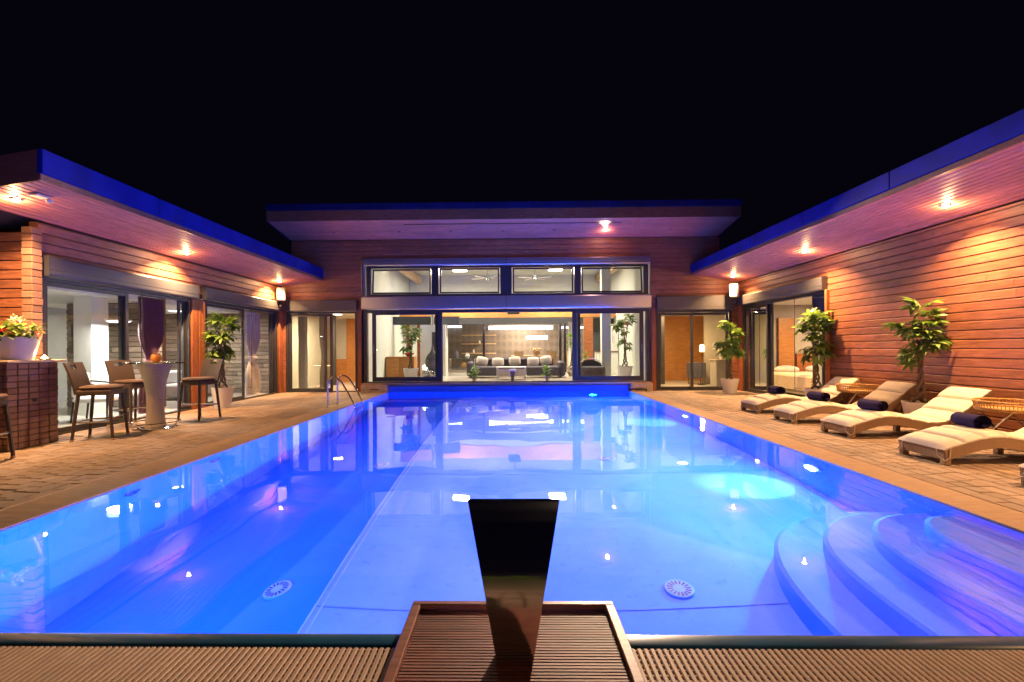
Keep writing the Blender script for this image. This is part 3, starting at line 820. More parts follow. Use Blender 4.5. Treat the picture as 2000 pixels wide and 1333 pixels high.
# right wing bedroom
slab('interior_floor', 'floor', XR+0.13, 10.3, -0.15, 12.3, 14.3, 0.012); slab('ceiling', 'offwhite', XR+0.13, 10.3, 2.66, 12.3, 14.3, 2.70)
slab('interior_wall', 'taupe', 12.3, 10.3, -0.1, 12.4, 14.3, 2.70); slab('interior_wall', 'taupe', XR+0.13, 14.3, -0.1, 12.3, 14.4, 2.70); slab('interior_wall', 'taupe', XR+0.13, 10.2, -0.1, 12.3, 10.3, 2.70)
slab('interior_door', 'orange', 8.32, 14.22, 0.013, 8.80, 14.29, 2.25)
slab('headboard', 'trim', 8.86, 14.20, 0.013, 12.2, 14.29, 1.15)

# =========================================================================================
# LAMPS
# =========================================================================================
def downlight(loc, label, energy, aim=(0,0,-1), size=R(118), lit=True):
    t = thing('downlight', label, 'downlight', loc, 0, 'recessed eave downlights')
    MB().lathe([(0.040, 0.0), (0.062, -0.002), (0.066, -0.010), (0.048, -0.016), (0.040, -0.004)], 20, cap=False).build('ring', M['brushed'], t, True)
    MB().lathe([(0.044, -0.012), (0.036, -0.030), (0.018, -0.040), (0.0001, -0.042)], 20, cap=False).build('lens', M['e_spot'], t)
    lamp('downlight_beam', 'AREA', Vector(loc)+Vector((0,0,-0.046)), energy, WARM, t, Vector(aim).to_track_quat('-Z', 'Y').to_euler(), shape='DISK', size=0.06, spread=R(122))
    lamp('downlight_halo', 'POINT', Vector(loc)+Vector((0,0,-0.075)), 21, WARM, t, shadow_soft_size=0.018)
kL = (3.555-3.365)/1.33; kR = (3.64-3.40)/1.50
zl = lambda x: 3.365+(x-XL)*kL; zr = lambda x: 3.40+(XR-x)*kR
for x, y, lb in ((-6.75, 6.13, 'lit downlight in the left eave above the brick counter'), (-6.84, 9.55, 'lit downlight in the left eave above the rattan bar table'), (-6.90, 13.55, 'lit downlight in the left eave beside the white corner speaker')):
    downlight((x, y, zl(x)), lb, 142, (-0.22, 0, -1))
for x, y, lb in ((6.63, 7.02, 'lit downlight in the right eave nearest the viewer in frame'), (6.60, 10.30, 'lit downlight in the right eave above the bedroom doors'), (6.66, 13.7, 'lit downlight in the right eave beside the white corner speaker'), (6.63, 3.75, 'lit downlight in the right eave above the nearest loungers'), (6.63, 0.5, 'added unseen downlight in the right eave level with the viewer'), (6.63, -2.75, 'added unseen downlight in the right eave behind the viewer')):  # last two added out of view, to light the near grating
    downlight((x, y, zr(x)), lb, 142)
names = ('small dark soffit spotlight at the left end of the middle roof', 'second small soffit spotlight from the left under the middle roof', 'third small soffit spotlight from the left under the middle roof', 'small soffit spotlight in the centre of the middle roof', 'small soffit spotlight just left of the lit one', 'only lit soffit spotlight under the middle roof', 'small dark soffit spotlight at the right end of the middle roof')
for i, x in enumerate((-5.36, -3.36, -1.78, -0.20, 1.36, 2.92, 4.86)):
    y = 13.80; z = 4.852+(D-y)*math.tan(sl)-0.017
    t = thing('soffit_spotlight', names[i], 'spotlight', (x, y, z), 0, 'spotlights under the middle roof')
    MB().lathe([(0.02, 0), (0.045, -0.002), (0.048, -0.012), (0.03, -0.016), (0.02, -0.004)], 16, cap=False).build('ring', M['brushed'], t, True)
    MB().lathe([(0.021, -0.004), (0.0001, -0.004)], 16, cap=False).build('lens', M['e_spot'] if i == 5 else M['e_led'], t)
    if i == 5: lamp('spotlight_beam', 'AREA', (x, y, z-0.03), 430, (1.0, 0.68, 0.44), t, Vector((-2.7, -10.6, -5.0)).to_track_quat('-Z', 'Y').to_euler(), shape='DISK', size=0.05, spread=R(82))
    if i == 5: lamp('spotlight_halo', 'POINT', (x, y, z-0.07), 13, (1.0, 0.52, 0.40), t, shadow_soft_size=0.012)
# light panels on the living-room ceiling
for x, lb in ((-1.97, 'left bright ceiling panel seen through the upper windows'), (1.80, 'right bright ceiling panel seen through the upper windows')):
    t = thing('ceiling_panel', lb, 'ceiling light', (x, 17.8, 4.55), 0, 'living room ceiling panels')
    MB().bbox(-0.30, -0.36, -0.10, 0.30, 0.36, 0.0, 0.01).build('housing', M['white'], t)
    for q in (-0.2, 0.2): MB().tube([(q, 0, 0), (q, 0, 0.17)], 0.01, 6).build('hanger', M['brushed'], t)
    MB().box(-0.26, -0.32, -0.118, 0.26, 0.32, -0.101).build('diffuser', M['e_panel'], t)
    lamp('panel_light', 'AREA', (x, 17.8, 4.42), 300, (1.0, 0.84, 0.64), t, (0,0,0), size=0.6)
def strip(x0, x1, y, z, label, mat='e_cove', h=0.09, power=0):
    o = MB().bbox(x0, y-0.05, z, x1, y, z+h, 0.004).wbuild('light_strip', M[mat]); tag(o, label, 'strip light')
strip(-1.1, 2.2, 23.55, 2.36, 'long white cove strip light over the patterned back wall', 'e_cove', 0.16)
strip(-4.0, -2.5, 23.50, 2.46, 'short strip light above the wooden wall shelves', 'e_cove_dim')
strip(2.6, 4.2, 23.5, 2.38, 'strip light at the right end of the patterned wall', 'e_cove_dim')
def ceil_lamp(x, y, z, e, label, c=(1.0, 0.78, 0.52), r=0.16):
    t = thing('ceiling_lamp', label, 'ceiling lamp', (x, y, z))
    MB().lathe([(r+0.02, 0), (r+0.02, -0.03), (r, -0.035)], 24).build('body', M['white'], t, True)
    MB().lathe([(r, -0.036), (r*0.8, -0.055), (0.0001, -0.06)], 24, cap=False).build('diffuser', M['e_cove_dim'], t, True)
    lamp('ceiling_lamp_light', 'AREA', (x, y, z-0.075), e, c, t, (0,0,0), shape='DISK', size=r*2)
ceil_lamp(0.6, 22.3, 2.86, 220, 'round ceiling lamp above the dining table')
ceil_lamp(-6.2, 16.3, 2.66, 150, 'round ceiling lamp in the room left of the living room', (1.0, 0.70, 0.40))
ceil_lamp(6.0, 16.0, 2.66, 120, 'round ceiling lamp in the room right of the living room', (1.0, 0.64, 0.32))
ceil_lamp(-8.1, 9.3, 2.0, 105, 'round hanging lamp behind the bar table doors', (1.0, 0.92, 0.82), 0.20)
MB().tube([(0, 0, 0), (0, 0, 0.50)], 0.008, 6).build('cord', M['brushed'], [o for o in col.objects if o.name.startswith('ceiling_lamp') and o.get('label') == 'round hanging lamp behind the bar table doors'][0])
ceil_lamp(-9.3, 12.6, 2.50, 95, 'round ceiling lamp behind the doors with the potted tree', (1.0, 0.92, 0.82), 0.22)
ceil_lamp(9.3, 12.4, 2.66, 150, 'round ceiling lamp in the bedroom', (1.0, 0.68, 0.38))
ceil_lamp(-4.1, 16.5, 4.72, 70, 'round ceiling lamp above the red bowl')
ceil_lamp(3.95, 17.5, 4.72, 70, 'round ceiling lamp above the right indoor tree')
ceil_lamp(3.9, 22.0, 2.86, 50, 'round kitchen ceiling lamp')

# =========================================================================================
# THINGS ON THE TERRACE
# =========================================================================================
# ---- wooden platform with the steel waterfall
pf = thing('deck_platform', 'grooved dark wood platform with raised frame at the near pool edge', 'platform', (0.005, 2.05, 0))
PX, PY0, PY1, PZ = 0.505, 1.25, 2.31, 0.062
def groove_board(w, l):
    m = MB(); pr = []; n = 7; st = l/n
    pr.append((0.002, -0.03)); pr.append((0.002, 0))
    for i in range(1, n): c = i*st; pr += [(c-0.0035, 0), (c-0.002, -0.006), (c+0.002, -0.006), (c+0.0035, 0)]
    pr.append((l-0.002, 0)); pr.append((l-0.002, -0.03))
    k = len(pr)
    for x in (-w/2, w/2):
        for y, z in pr: m.v.append((x, y, z))
    for i in range(k-1): m.f.append((i, k+i, k+i+1, i+1))
    return m
gb = groove_board(2*PX-0.09, 0.128).mesh('deck_board', M['decking'])
y = PY1-0.05-0.13
while y > PY0-0.05:
    put('deck_board', gb, pf, (random.uniform(-0.001, 0.001), y-2.05, PZ-0.012+random.uniform(-0.001, 0.001))); y -= 0.13
for s in (-1, 1): MB().bbox(s*PX-0.022*(1+s), PY0-2.05, -0.02, s*PX+0.022*(1-s), PY1-2.05-0.036, PZ+0.012, 0.004).build('frame_board', M['deckframe'], pf)
MB().bbox(-PX, PY1-2.05-0.034, -0.02, PX, PY1-2.05, PZ+0.010, 0.004).build('frame_board', M['deckframe'], pf)
MB().box(-PX+0.05, PY0-2.05, -0.03, PX-0.05, PY1-2.05-0.05, PZ-0.046).build('underlay', M['black'], pf)
sp = thing('waterfall_spout', 'polished steel waterfall blade widening upwards over the pool', 'pool waterfall', (0.012, 1.93, PZ-0.012))
prof = [(-0.020, 0.0), (-0.018, 0.09), (-0.013, 0.18), (-0.004, 0.26), (0.012, 0.335), (0.040, 0.40), (0.090, 0.455), (0.17, 0.497), (0.27, 0.522), (0.375, 0.535)]
def blade(u, v):
    t = v*(len(prof)-1); i = min(int(t), len(prof)-2); f = t-i
    y_, z_ = (prof[i][k]*(1-f)+prof[i+1][k]*f for k in (0, 1))
    Y = 1.93+y_; Z = PZ-0.012+z_; py = (1.35-Z)*889/Y+682
    w_ = (73+104*(1290-py)/305)*Y/889
    return Y-1.93, z_, w_/2
bl = MB()
bl.grid(lambda u, v: ((u*2-1)*blade(u, v)[2], blade(u, v)[0], blade(u, v)[1]), 6, 36)
b2 = len(bl.v)
bl.grid(lambda u, v: ((1-u*2)*blade(u, v)[2], blade(u, v)[0]+0.035*(1-v)+0.004, blade(u, v)[1]-0.022*v), 6, 36)
for j in range(36):
    for a, b in ((0, 6), (6, 0)):
        p = j*7+a; q = b2+j*7+b; bl.f.append((p, p+7, q+7, q) if a == 0 else (q, q+7, p+7, p))
bl.f.append(tuple([36*7+i for i in range(7)] + [b2+36*7+i for i in range(7)]))
bl.build('blade', M['mirror'], sp, True, ang=50)
MB().tube([(-0.225, 0.376, 0.536), (0.225, 0.376, 0.536)], 0.004, 8).build('lip', M['chrome'], sp, True)
MB().bbox(-0.075, -0.018, 0.0, 0.075, 0.03, 0.006, 0.002).build('base_plate', M['brushed'], sp)

# ---- pool ladder
ld = thing('pool_ladder', 'curved steel pool ladder rails at the far left pool edge', 'pool ladder', (PL, 10.9, 0))
for y in (-0.30, 0.30):
    pts = [(-0.40, y, 0)]
    for k in range(9):
        a = math.pi*k/8; pts.append((-0.20-0.20*math.cos(a)*1.0, y, 0.58+0.16*math.sin(a)))
    pts = [(-0.40, y, 0.0), (-0.40, y, 0.50), (-0.385, y, 0.60), (-0.34, y, 0.68), (-0.26, y, 0.715), (-0.18, y, 0.69), (-0.08, y, 0.60), (0.10, y, 0.30), (0.22, y, 0.06), (0.24, y, -0.05), (0.24, y, -1.2)]
    MB().tube(pts, 0.021, 10).build('handrail', M['chrome'], ld, True)
    MB().lathe([(0.05, 0.0), (0.05, 0.012), (0.025, 0.02)], 16, (-0.40, y, 0.002)).build('flange', M['chrome'], ld, True)
for z in (-0.25, -0.55, -0.85): MB().bbox(0.20, -0.28, z-0.012, 0.28, 0.28, z+0.012, 0.005).build('rung', M['brushed'], ld)

# ---- brick bar counter, brick column
ct = thing('bar_counter', 'brick bar counter with stone top left of the bar stools', 'bar counter', (-6.80, 6.04, 0))
MB().box(-1.2, 0.012, 0, -0.012, 0.70, 1.19).build('core', M['mortar'], ct)
bw, bh = 0.142, 0.085
bm = {}
def brick(w, d, h):
    k = (w, d, h)
    if k not in bm: bm[k] = MB().bbox(-w/2+0.004, -d/2, 0.004, w/2-0.004, d/2, h-0.004, 0.007).mesh('brick', M['brick'])
    return bm[k]
for r_ in range(14):
    for c in range(5): put('brick', brick(bw, 0.06, bh), ct, (-0.03+random.uniform(-0.004, 0.006), 0.071+c*bw, r_*bh), (0, 0, R(90)))
    for c in range(4): put('brick', brick(bw, 0.06, bh), ct, (-0.135-c*bw, 0.03+random.uniform(-0.006, 0.004), r_*bh))
MB().bbox(-1.25, -0.03, 1.192, 0.05, 0.78, 1.228, 0.006).build('counter_top', M['stone'], ct)
MB().lathe([(0.0001, 0), (0.028, 0), (0.028, 0.012)], 12).xf(Matrix.Translation((0.003, 0.36, 0.66)) @ Matrix.Rotation(R(90), 4, 'Y')).build('socket', M['black'], ct, True)
cm = thing('brick_column', 'narrow brick column rising beside the left glass doors', 'column', (-7.27, 6.82, 0))
for i in range(30): put('brick', brick(0.165, 0.165, 0.108), cm, (random.uniform(-0.006, 0.006), random.uniform(-0.006, 0.006), i*0.108), (0, 0, random.choice((0, R(90), R(180)))))

# ---- plants
def leaflet(m, base, ang, L, W, droop, tilt):
    c, s = math.cos(ang), math.sin(ang); n = 4; b0 = len(m.v)
    for i in range(n+1):
        t = i/n; w = W*math.sin(math.pi*(0.06+0.94*t)**0.8)*0.5 if i < n else 0.0
        r = 0.02+L*t; z = tilt*r - droop*r*r
        for k, off in ((-1, 0.25*w), (0, 0), (1, 0.25*w)):
            m.v.append((base[0]+c*r-s*k*w, base[1]+s*r+c*k*w, base[2]+z+off))
    for i in range(n):
        for k in (0, 1):
            a = b0+i*3+k; m.f.append((a, a+1, a+4, a+3))
def leaf_mesh(name, mat, n, L, W, pet, seed):
    rr = random.Random(seed); m = MB()
    m.tube([(0,0,0), (pet*0.5, 0, pet*0.10), (pet, 0, 0)], 0.005, 4, False)
    for i in range(n):
        a = -R(120)+R(240)*i/(n-1) if n > 1 else 0
        leaflet(m, (pet, 0, 0), a+rr.uniform(-0.1, 0.1), L*(1-0.28*abs(i/(n-1)-0.5)*2 if n > 1 else 1)*rr.uniform(0.9, 1.1), W, rr.uniform(0.8, 1.8), rr.uniform(-0.15, 0.1))
    return m.mesh(name, mat, True, 80)
LEAF = [leaf_mesh('leaf', M['leaf'], 6, 0.21, 0.075, 0.15, k) for k in range(4)]
BLEAF = [leaf_mesh('leaf', M['brightleaf'], 5, 0.16, 0.06, 0.10, k+9) for k in range(3)]
def money_tree(loc, label, H, tz, cw, pot_h=0.42, pot_r=0.25, nleaf=44, leaves=None, seed=1, top=None, thick=0.021, spread=1.0):
    rr = random.Random(seed); leaves = leaves or LEAF
    t = thing('potted_tree', label, 'potted plant', loc)
    MB().lathe([(pot_r*0.68, 0), (pot_r, pot_h), (pot_r*0.92, pot_h), (pot_r*0.88, pot_h-0.05), (0.0001, pot_h-0.05)], 28).build('pot', M['pot'], t, True, ang=30)
    MB().lathe([(pot_r*0.88, pot_h-0.045), (pot_r*0.4, pot_h-0.03), (0.0001, pot_h-0.03)], 20, cap=False).build('soil', M['soil'], t)
    z0 = pot_h-0.05
    for k in range(3):                              # braided stems
        pts = []
        for i in range(15):
            f = i/14; a = f*9.0+k*2.094; r = 0.085*(1-f)**3+0.024
            pts.append((r*math.cos(a), r*math.sin(a), z0+(tz-z0)*f))
        MB().tube(pts, [thick*(1.15-0.35*i/14) for i in range(15)], 7).build('stem', M['trunk'], t, True)
    tips = []; hc = H-tz
    for k in range(8):
        a = k*2.4+rr.random(); rad = cw*0.20*rr.uniform(0.25, 1.15); zz = tz+hc*rr.uniform(0.10, 0.80)
        p = (rad*math.cos(a), rad*math.sin(a), zz); tips.append(p)
        MB().tube([(0.02*math.cos(a), 0.02*math.sin(a), tz-0.03), (p[0]*0.45, p[1]*0.45, (tz+zz)/2), p], [thick*0.6, thick*0.4, 0.006], 5).build('branch', M['trunk'], t, True)
    tips.append((rr.uniform(-0.05, 0.05)*cw, rr.uniform(-0.05, 0.05)*cw, tz+hc*0.86))
    for i in range(nleaf):
        p = tips[rr.randrange(len(tips))]; f = (p[2]-tz)/hc
        a = math.atan2(p[1], p[0])+rr.gauss(0, 1.1)
        pit = -0.75+1.5*f+rr.gauss(0, 0.35); sc = rr.uniform(0.55, 1.1)*cw/0.95*spread
        back = rr.uniform(0.0, 0.35)
        o = put('leaf', rr.choice(leaves), t, (p[0]*(1-back), p[1]*(1-back), p[2]+rr.uniform(-0.16, 0.05)*cw), (rr.uniform(-0.5, 0.5), -pit, a)); o.scale = (sc, sc*rr.uniform(0.85, 1.1), sc)
    return t
money_tree((6.86, 7.72, 0), 'potted money tree with braided trunk between two loungers', 2.10, 1.18, 0.92, seed=3, nleaf=92)
money_tree((6.86, 10.30, 0), 'potted money tree in front of the bedroom doors', 2.18, 1.15, 1.0, seed=5, nleaf=92)
money_tree((6.52, 13.62, 0), 'potted money tree in the far right corner of the terrace', 2.15, 1.15, 0.98, seed=8, nleaf=92)
money_tree((-6.78, 10.62, 0), 'potted money tree before the left wing glass doors', 2.15, 1.20, 1.05, 0.48, 0.24, seed=11, nleaf=92)
money_tree((-3.42, 15.6, FLOOR), 'indoor money tree behind the left sliding pane', 1.95, 1.00, 1.05, 0.42, 0.26, 36, seed=14)
money_tree((3.92, 15.6, FLOOR), 'indoor money tree behind the right sliding pane', 2.30, 1.15, 1.0, 0.46, 0.26, 44, seed=17)
money_tree((2.38, 17.6, FLOOR), 'bright green indoor tree right of the sofa', 1.72, 0.85, 0.62, 0.38, 0.2, 44, BLEAF, seed=20)
for x, s, lb in ((-1.17, 23, 'small bright bush in dark pot on the sill, left of the two'), (1.18, 26, 'small bright bush in dark pot on the sill, right of the two')):
    t = money_tree((x, D+0.28, 0.285), lb, 0.52, 0.22, 0.66, 0.17, 0.08, 34, BLEAF, seed=s, thick=0.012)
    t.name = 'small_bush'
    t.children[0].data.materials[0] = M['black']
# flower pot on the counter
t = thing('flower_pot', 'white pot of pink, red and white flowers on the brick counter', 'flower pot', (-6.98, 6.33, 1.228))
MB().lathe([(0.17, 0), (0.245, 0.31), (0.25, 0.325), (0.235, 0.325), (0.215, 0.28), (0.0001, 0.27)], 32).build('pot', M['pot'], t, True, ang=30)
fm = MB(); rr = random.Random(4)
def blob(n, r, c, zr, size):
    m = MB()
    for i in range(n):
        a = rr.uniform(0, 6.28); q = r*math.sqrt(rr.random()); b0 = len(m.v)
        leaflet(m, (0, 0, 0), 0, size, size*0.6, 2.0, rr.uniform(-0.3, 0.5))
        m.xf(Matrix.Translation((c[0]+q*math.cos(a), c[1]+q*math.sin(a), c[2]+rr.uniform(0, zr))) @ Matrix.Rotation(rr.uniform(0, 6.28), 4, 'Z') @ Matrix.Rotation(rr.uniform(-0.9, 0.6), 4, 'Y'), b0)
    return m
o = blob(260, 0.24, (0, 0, 0.28), 0.22, 0.09).build('foliage', M['leaf'], t, True)
for mt, cs in (('redpetal', ((-0.10, -0.10, 0.42), (-0.02, -0.17, 0.40), (-0.18, 0.0, 0.44))), ('pink', ((0.16, 0.02, 0.40), (0.20, 0.12, 0.35), (0.08, -0.10, 0.36), (0.24, 0.04, 0.34), (-0.14, 0.10, 0.48))), ('whitepetal', ((0.0, 0.06, 0.54), (0.04, -0.04, 0.57), (-0.06, 0.0, 0.52), (0.20, -0.04, 0.37)))):
    for c in cs: blob(26, 0.045, c, 0.05, 0.038).build('blossom', M[mt], t, True)
# tea light and candle
t = thing('tea_light', 'burning tea light in shallow dish on the brick counter', 'candle', (-6.86, 6.60, 1.228))
MB().lathe([(0.06, 0), (0.085, 0.02), (0.08, 0.022), (0.055, 0.008), (0.0001, 0.008)], 20).build('dish', M['brushed'], t, True)
MB().lathe([(0.03, 0.012), (0.038, 0.025), (0.016, 0.05), (0.0001, 0.075)], 10).build('flame', M['e_flame'], t, True)
lamp('tea_light_glow', 'POINT', (-6.86, 6.60, 1.228+0.075), 22, (1.0, 0.52, 0.16), t, shadow_soft_size=0.02)
# ---- bar table
TBX, TBY = -6.22, 7.88
t = thing('bar_table', 'round glass bar table on flared rattan pedestal', 'bar table', (TBX, TBY, 0))
MB().lathe([(0.155, 0.03), (0.135, 0.2), (0.125, 0.42), (0.135, 0.62), (0.17, 0.85), (0.22, 1.02), (0.26, 1.13)], 32).build('pedestal', M['tablerattan'], t, True)
MB().lathe([(0.32, 0.0), (0.325, 0.012), (0.30, 0.02), (0.15, 0.026), (0.0001, 0.026)], 36).build('base_plate', M['chrome'], t, True)
ring = MB(); ring.tube([(0.36*math.cos(a), 0.36*math.sin(a), 0.11) for a in [2*math.pi*i/36 for i in range(37)]], 0.010, 6, False)
for k in range(6):
    a = k*math.pi/3; ring.tube([(0.31*math.cos(a), 0.31*math.sin(a), 0.015), (0.36*math.cos(a), 0.36*math.sin(a), 0.11)], 0.007, 5)
ring.build('foot_ring', M['chrome'], t, True)
MB().lathe([(0.44, 1.132), (0.455, 1.136), (0.455, 1.146), (0.45, 1.15), (0.0001, 1.15)], 40).build('glass_top', M['tglass'], t, True)
MB().lathe([(0.16, 1.1515), (0.165, 1.158), (0.0001, 1.158)], 24).build('woven_mat', M['wicker'], t)
t = thing('candle_holder', 'glowing amber glass candle holder on the bar table', 'candle holder', (TBX+0.02, TBY, 1.1585))
MB().lathe([(0.045, 0), (0.075, 0.03), (0.085, 0.075), (0.07, 0.12), (0.055, 0.135), (0.05, 0.135), (0.0001, 0.10)], 24).build('bowl', M['amber'], t, True)
MB().lathe([(0.056, 0.13), (0.060, 0.137), (0.060, 0.146), (0.054, 0.146)], 20).build('rim', M['brownrattan'], t, True)
MB().ell((0, 0, 0.125), (0.032, 0.032, 0.02)).build('flame', M['e_warm'], t, True)
lamp('candle_glow', 'POINT', (TBX+0.02, TBY, 1.1585+0.18), 3, (1.0, 0.5, 0.15), t, shadow_soft_size=0.03)
# ---- bar stools
def stool():
    t = thing('bar_stool', 'x', 'bar stool', (0,0,0), 0, 'brown rattan bar stools')
    for sx in (-1, 1):
        for sy in (-1, 1):
            b = 0.055 if sx > 0 else 0.07
            MB().tube([(sx*(0.19+b), sy*0.235, 0.012), (sx*0.19, sy*0.195, 0.74)], [0.021, 0.026], 8).build('leg', M['brownrattan'], t, True)
            MB().lathe([(0.026, 0), (0.024, 0.03)], 10, (sx*(0.19+b), sy*0.235, 0)).build('foot_cap', M['grate'], t, True)
    MB().bbox(-0.225, -0.22, 0.68, 0.225, 0.22, 0.765, 0.02).build('seat', M['brownrattan'], t, True)
    c = MB(); c.grid(lambda u, v: (0, 0, 0), 1, 1); c = MB()
    c.bbox(-0.20, -0.215, 0.767, 0.235, 0.215, 0.825, 0.028); c.build('cushion', M['soilcush'], t, True)
    def back(u, v, off):
        z = 0.70+0.48*v; y_ = (u-0.5)*0.43*(1+0.06*v)
        x_ = -0.215-0.13*v**1.4+0.035*(1-(2*u-1)**2)*-1
        return (x_+off, y_, z)
    m = MB(); nu, nv = 12, 14
    hole = lambda i, j: j in (11, 12) and 4 <= i <= 7
    for off in (0.0, -0.028):
        b0 = len(m.v)
        for j in range(nv+1):
            for i in range(nu+1): m.v.append(back(i/nu, j/nv, off))
        for j in range(nv):
            for i in range(nu):
                if hole(i, j): continue
                a = b0+j*(nu+1)+i; q = (a, a+1, a+nu+2, a+nu+1); m.f.append(q if off else tuple(reversed(q)))
    k = (nu+1)*(nv+1)
    edge = [(i, 0) for i in range(nu+1)]+[(nu, j) for j in range(1, nv+1)]+[(i, nv) for i in range(nu-1, -1, -1)]+[(0, j) for j in range(nv-1, -1, -1)]
    he = [(i, 11) for i in range(4, 9)]+[(8, j) for j in (12, 13)]+[(i, 13) for i in (7, 6, 5, 4)]+[(4, 12), (4, 11)]
    for ed in (edge, he):
        for (i, j), (i2, j2) in zip(ed, ed[1:]):
            a = j*(nu+1)+i; b = j2*(nu+1)+i2; m.f.append((a, b, b+k, a+k))
    m.build('backrest', M['brownrattan'], t, True, ang=50)
    for s in (-1, 1): MB().tube([(0.225, s*0.215, 0.28), (-0.235, s*0.22, 0.28)], 0.014, 6).build('stretcher', M['brushed'], t, True)
    for x_, z_ in ((0.222, 0.33), (-0.235, 0.28)): MB().tube([(x_, -0.22, z_), (x_, 0.22, z_)], 0.014, 6).build('foot_rail', M['brushed'], t, True)
    return t
M['soilcush'] = plain('brown_seat_cushion', (0.12, 0.072, 0.052), 0.85, 0.0, 0.1, 12, 0.2)
st = stool()
for i, (x, y, a, lb) in enumerate(((-6.36, 6.98, 18, 'brown rattan bar stool nearest the brick counter, back to the left'), (-6.92, 8.25, -12, 'brown rattan bar stool behind the nearest one, by the glass'), (-6.12, 8.86, -100, 'brown rattan bar stool behind the bar table pedestal'), (-6.50, 5.40, 15, 'bar stool cut off by the left edge of the picture'))):
    o = st if i == 0 else copy_tree(st)
    o.location = (x, y, 0); o.rotation_euler = (0, 0, R(a)); o['label'] = lb
# ---- loungers
PROF = [(0, .205), (.12, .245), (.25, .285), (.4, .325), (.55, .345), (.7, .345), (.85, .32), (1.0, .285), (1.15, .255), (1.3, .25), (1.42, .275), (1.55, .335), (1.7, .43), (1.85, .545), (1.98, .65), (2.08, .725)]
def prof_at(s):
    for (a, za), (b, zb) in zip(PROF, PROF[1:]):
        if s <= b: f = (s-a)/(b-a); f = f*f*(3-2*f)*0.3+f*0.7; return za+(zb-za)*f
    return PROF[-1][1]
def nrm(s):
    d = (prof_at(min(2.08, s+0.04))-prof_at(max(0, s-0.04)))/0.08; l = math.hypot(1, d); return -d/l, 1/l
W2 = 0.315
def lounger():
    t = thing('sun_lounger', 'x', 'sun lounger', (0,0,0), 0, 'wavy rattan sun loungers')
    N = 48
    def sheet(y0, y1, o0, o1, s0=0.0, s1=2.08, n=N):
        m = MB()
        ring = [(y0, o0), (y1, o0), (y1, o1), (y0, o1)]
        for i in range(n+1):
            s = s0+(s1-s0)*i/n; z = prof_at(s); nx, nz = nrm(s)
            for y_, o_ in ring: m.v.append((s+nx*o_, y_, z+nz*o_))
        for i in range(n):
            for k in range(4):
                a = i*4+k; b = i*4+(k+1) % 4; m.f.append((a, b, b+4, a+4))
        m.f.append((3,2,1,0)); e = n*4; m.f.append((e, e+1, e+2, e+3)); return m
    for s in (-1, 1):                                # deep woven side rails
        y0, y1 = sorted((s*W2, s*(W2-0.05)))
        sheet(y0, y1, -0.15, -0.035).build('side_rail', M['rattan'], t, True, ang=35)
    sheet(-W2+0.052, W2-0.052, -0.065, -0.040).build('woven_deck', M['rattan'], t, True)
    for s0, s1 in ((0.0, 0.05), (2.04, 2.08)):
        sheet(-W2+0.051, W2-0.051, -0.15, -0.066, s0, s1, 2).build('cross_rail', M['rattan'], t, True)
    for x0 in (0.01, 1.16):                         # feet
        for s in (-1, 1):
            y0, y1 = sorted((s*W2*0.99, s*(W2-0.075)))
            MB().bbox(x0, y0, 0.0, x0+0.075, y1, prof_at(x0+0.03)-0.075, 0.008).build('foot', M['rattan'], t)
    for s in (-1, 1):                               # prop under the back
        MB().tube([(1.95, s*0.24, prof_at(1.95)-0.13), (1.86, s*0.24, 0.0)], 0.022, 8).build('back_prop', M['rattan'], t, True)
    # quilted cushion
    cu = MB(); ny = 10; ns = 108; nq = 9
    def cs(u, v, top):
        s = -0.01+2.09*v; z = prof_at(max(0, min(2.08, s))); nx, nz = nrm(max(0, min(2.08, s)))
        y_ = (u-0.5)*2*(W2+0.004)
        q = abs(math.sin(math.pi*nq*v)); e = (1-abs(2*u-1)**6)*(1-abs(2*v-1)**40)
        o_ = -0.033 if not top else -0.030+(0.008+0.052*min(1.0, q*1.9)**0.5)*(0.25+0.75*e)
        return (s+nx*o_, y_, z+nz*o_)
    cu.grid(lambda u, v: cs(u, v, True), ny, ns); b = len(cu.v); cu.grid(lambda u, v: cs(1-u, v, False), ny, ns)
    for j in range(ns):
        for a, c in ((0, ny), (ny, 0)):
            p = j*(ny+1)+a; q = b+j*(ny+1)+c; cu.f.append((p, p+ny+1, q+ny+1, q) if a == ny else (q, q+ny+1, p+ny+1, p))
    for j in (0, ns):
        for i in range(ny):
            p = j*(ny+1)+i; q = b+j*(ny+1)+ny-i; cu.f.append((p, p+1, q-1, q))
    cu.build('cushion', M['cushion'], t, True, ang=60)
    for s in (-1, 1):                               # tie cords at the foot end
        pts = [(-0.012, s*(W2-0.09), 0.18), (-0.02, s*(W2-0.06), 0.10), (0.0, s*(W2+0.008), 0.055), (0.05, s*(W2+0.012), 0.09), (0.06, s*(W2+0.008), 0.19)]
        MB().tube(pts, 0.006, 6).build('tie_cord', M['cushion'], t, True)
    return t
lo = lounger()
def towel(label):
    t = thing('rolled_towel', label, 'towel', (0,0,0), 0, 'dark rolled towels')
    m = MB(); n = 40; pts = []
    def sp_(u, v):
        a = u*2*math.pi*3.4; r = 0.018+0.062*u
        return (r*math.cos(a)*1.15, (v-0.5)*0.34+0.006*math.sin(7*u), 0.077+r*math.sin(a)*0.94)
    m.grid(sp_, 110, 4)
    m.grid(lambda u, v: (0.0925*math.cos(6.2832*u)*1.10*(0.93 if v in (0, 1) else 1), (v-0.5)*0.335, 0.079+0.079*math.sin(6.2832*u)), 28, 6, True)
    m.build('roll', M['towel'], t, True, ang=60); return t
tw = towel('x')
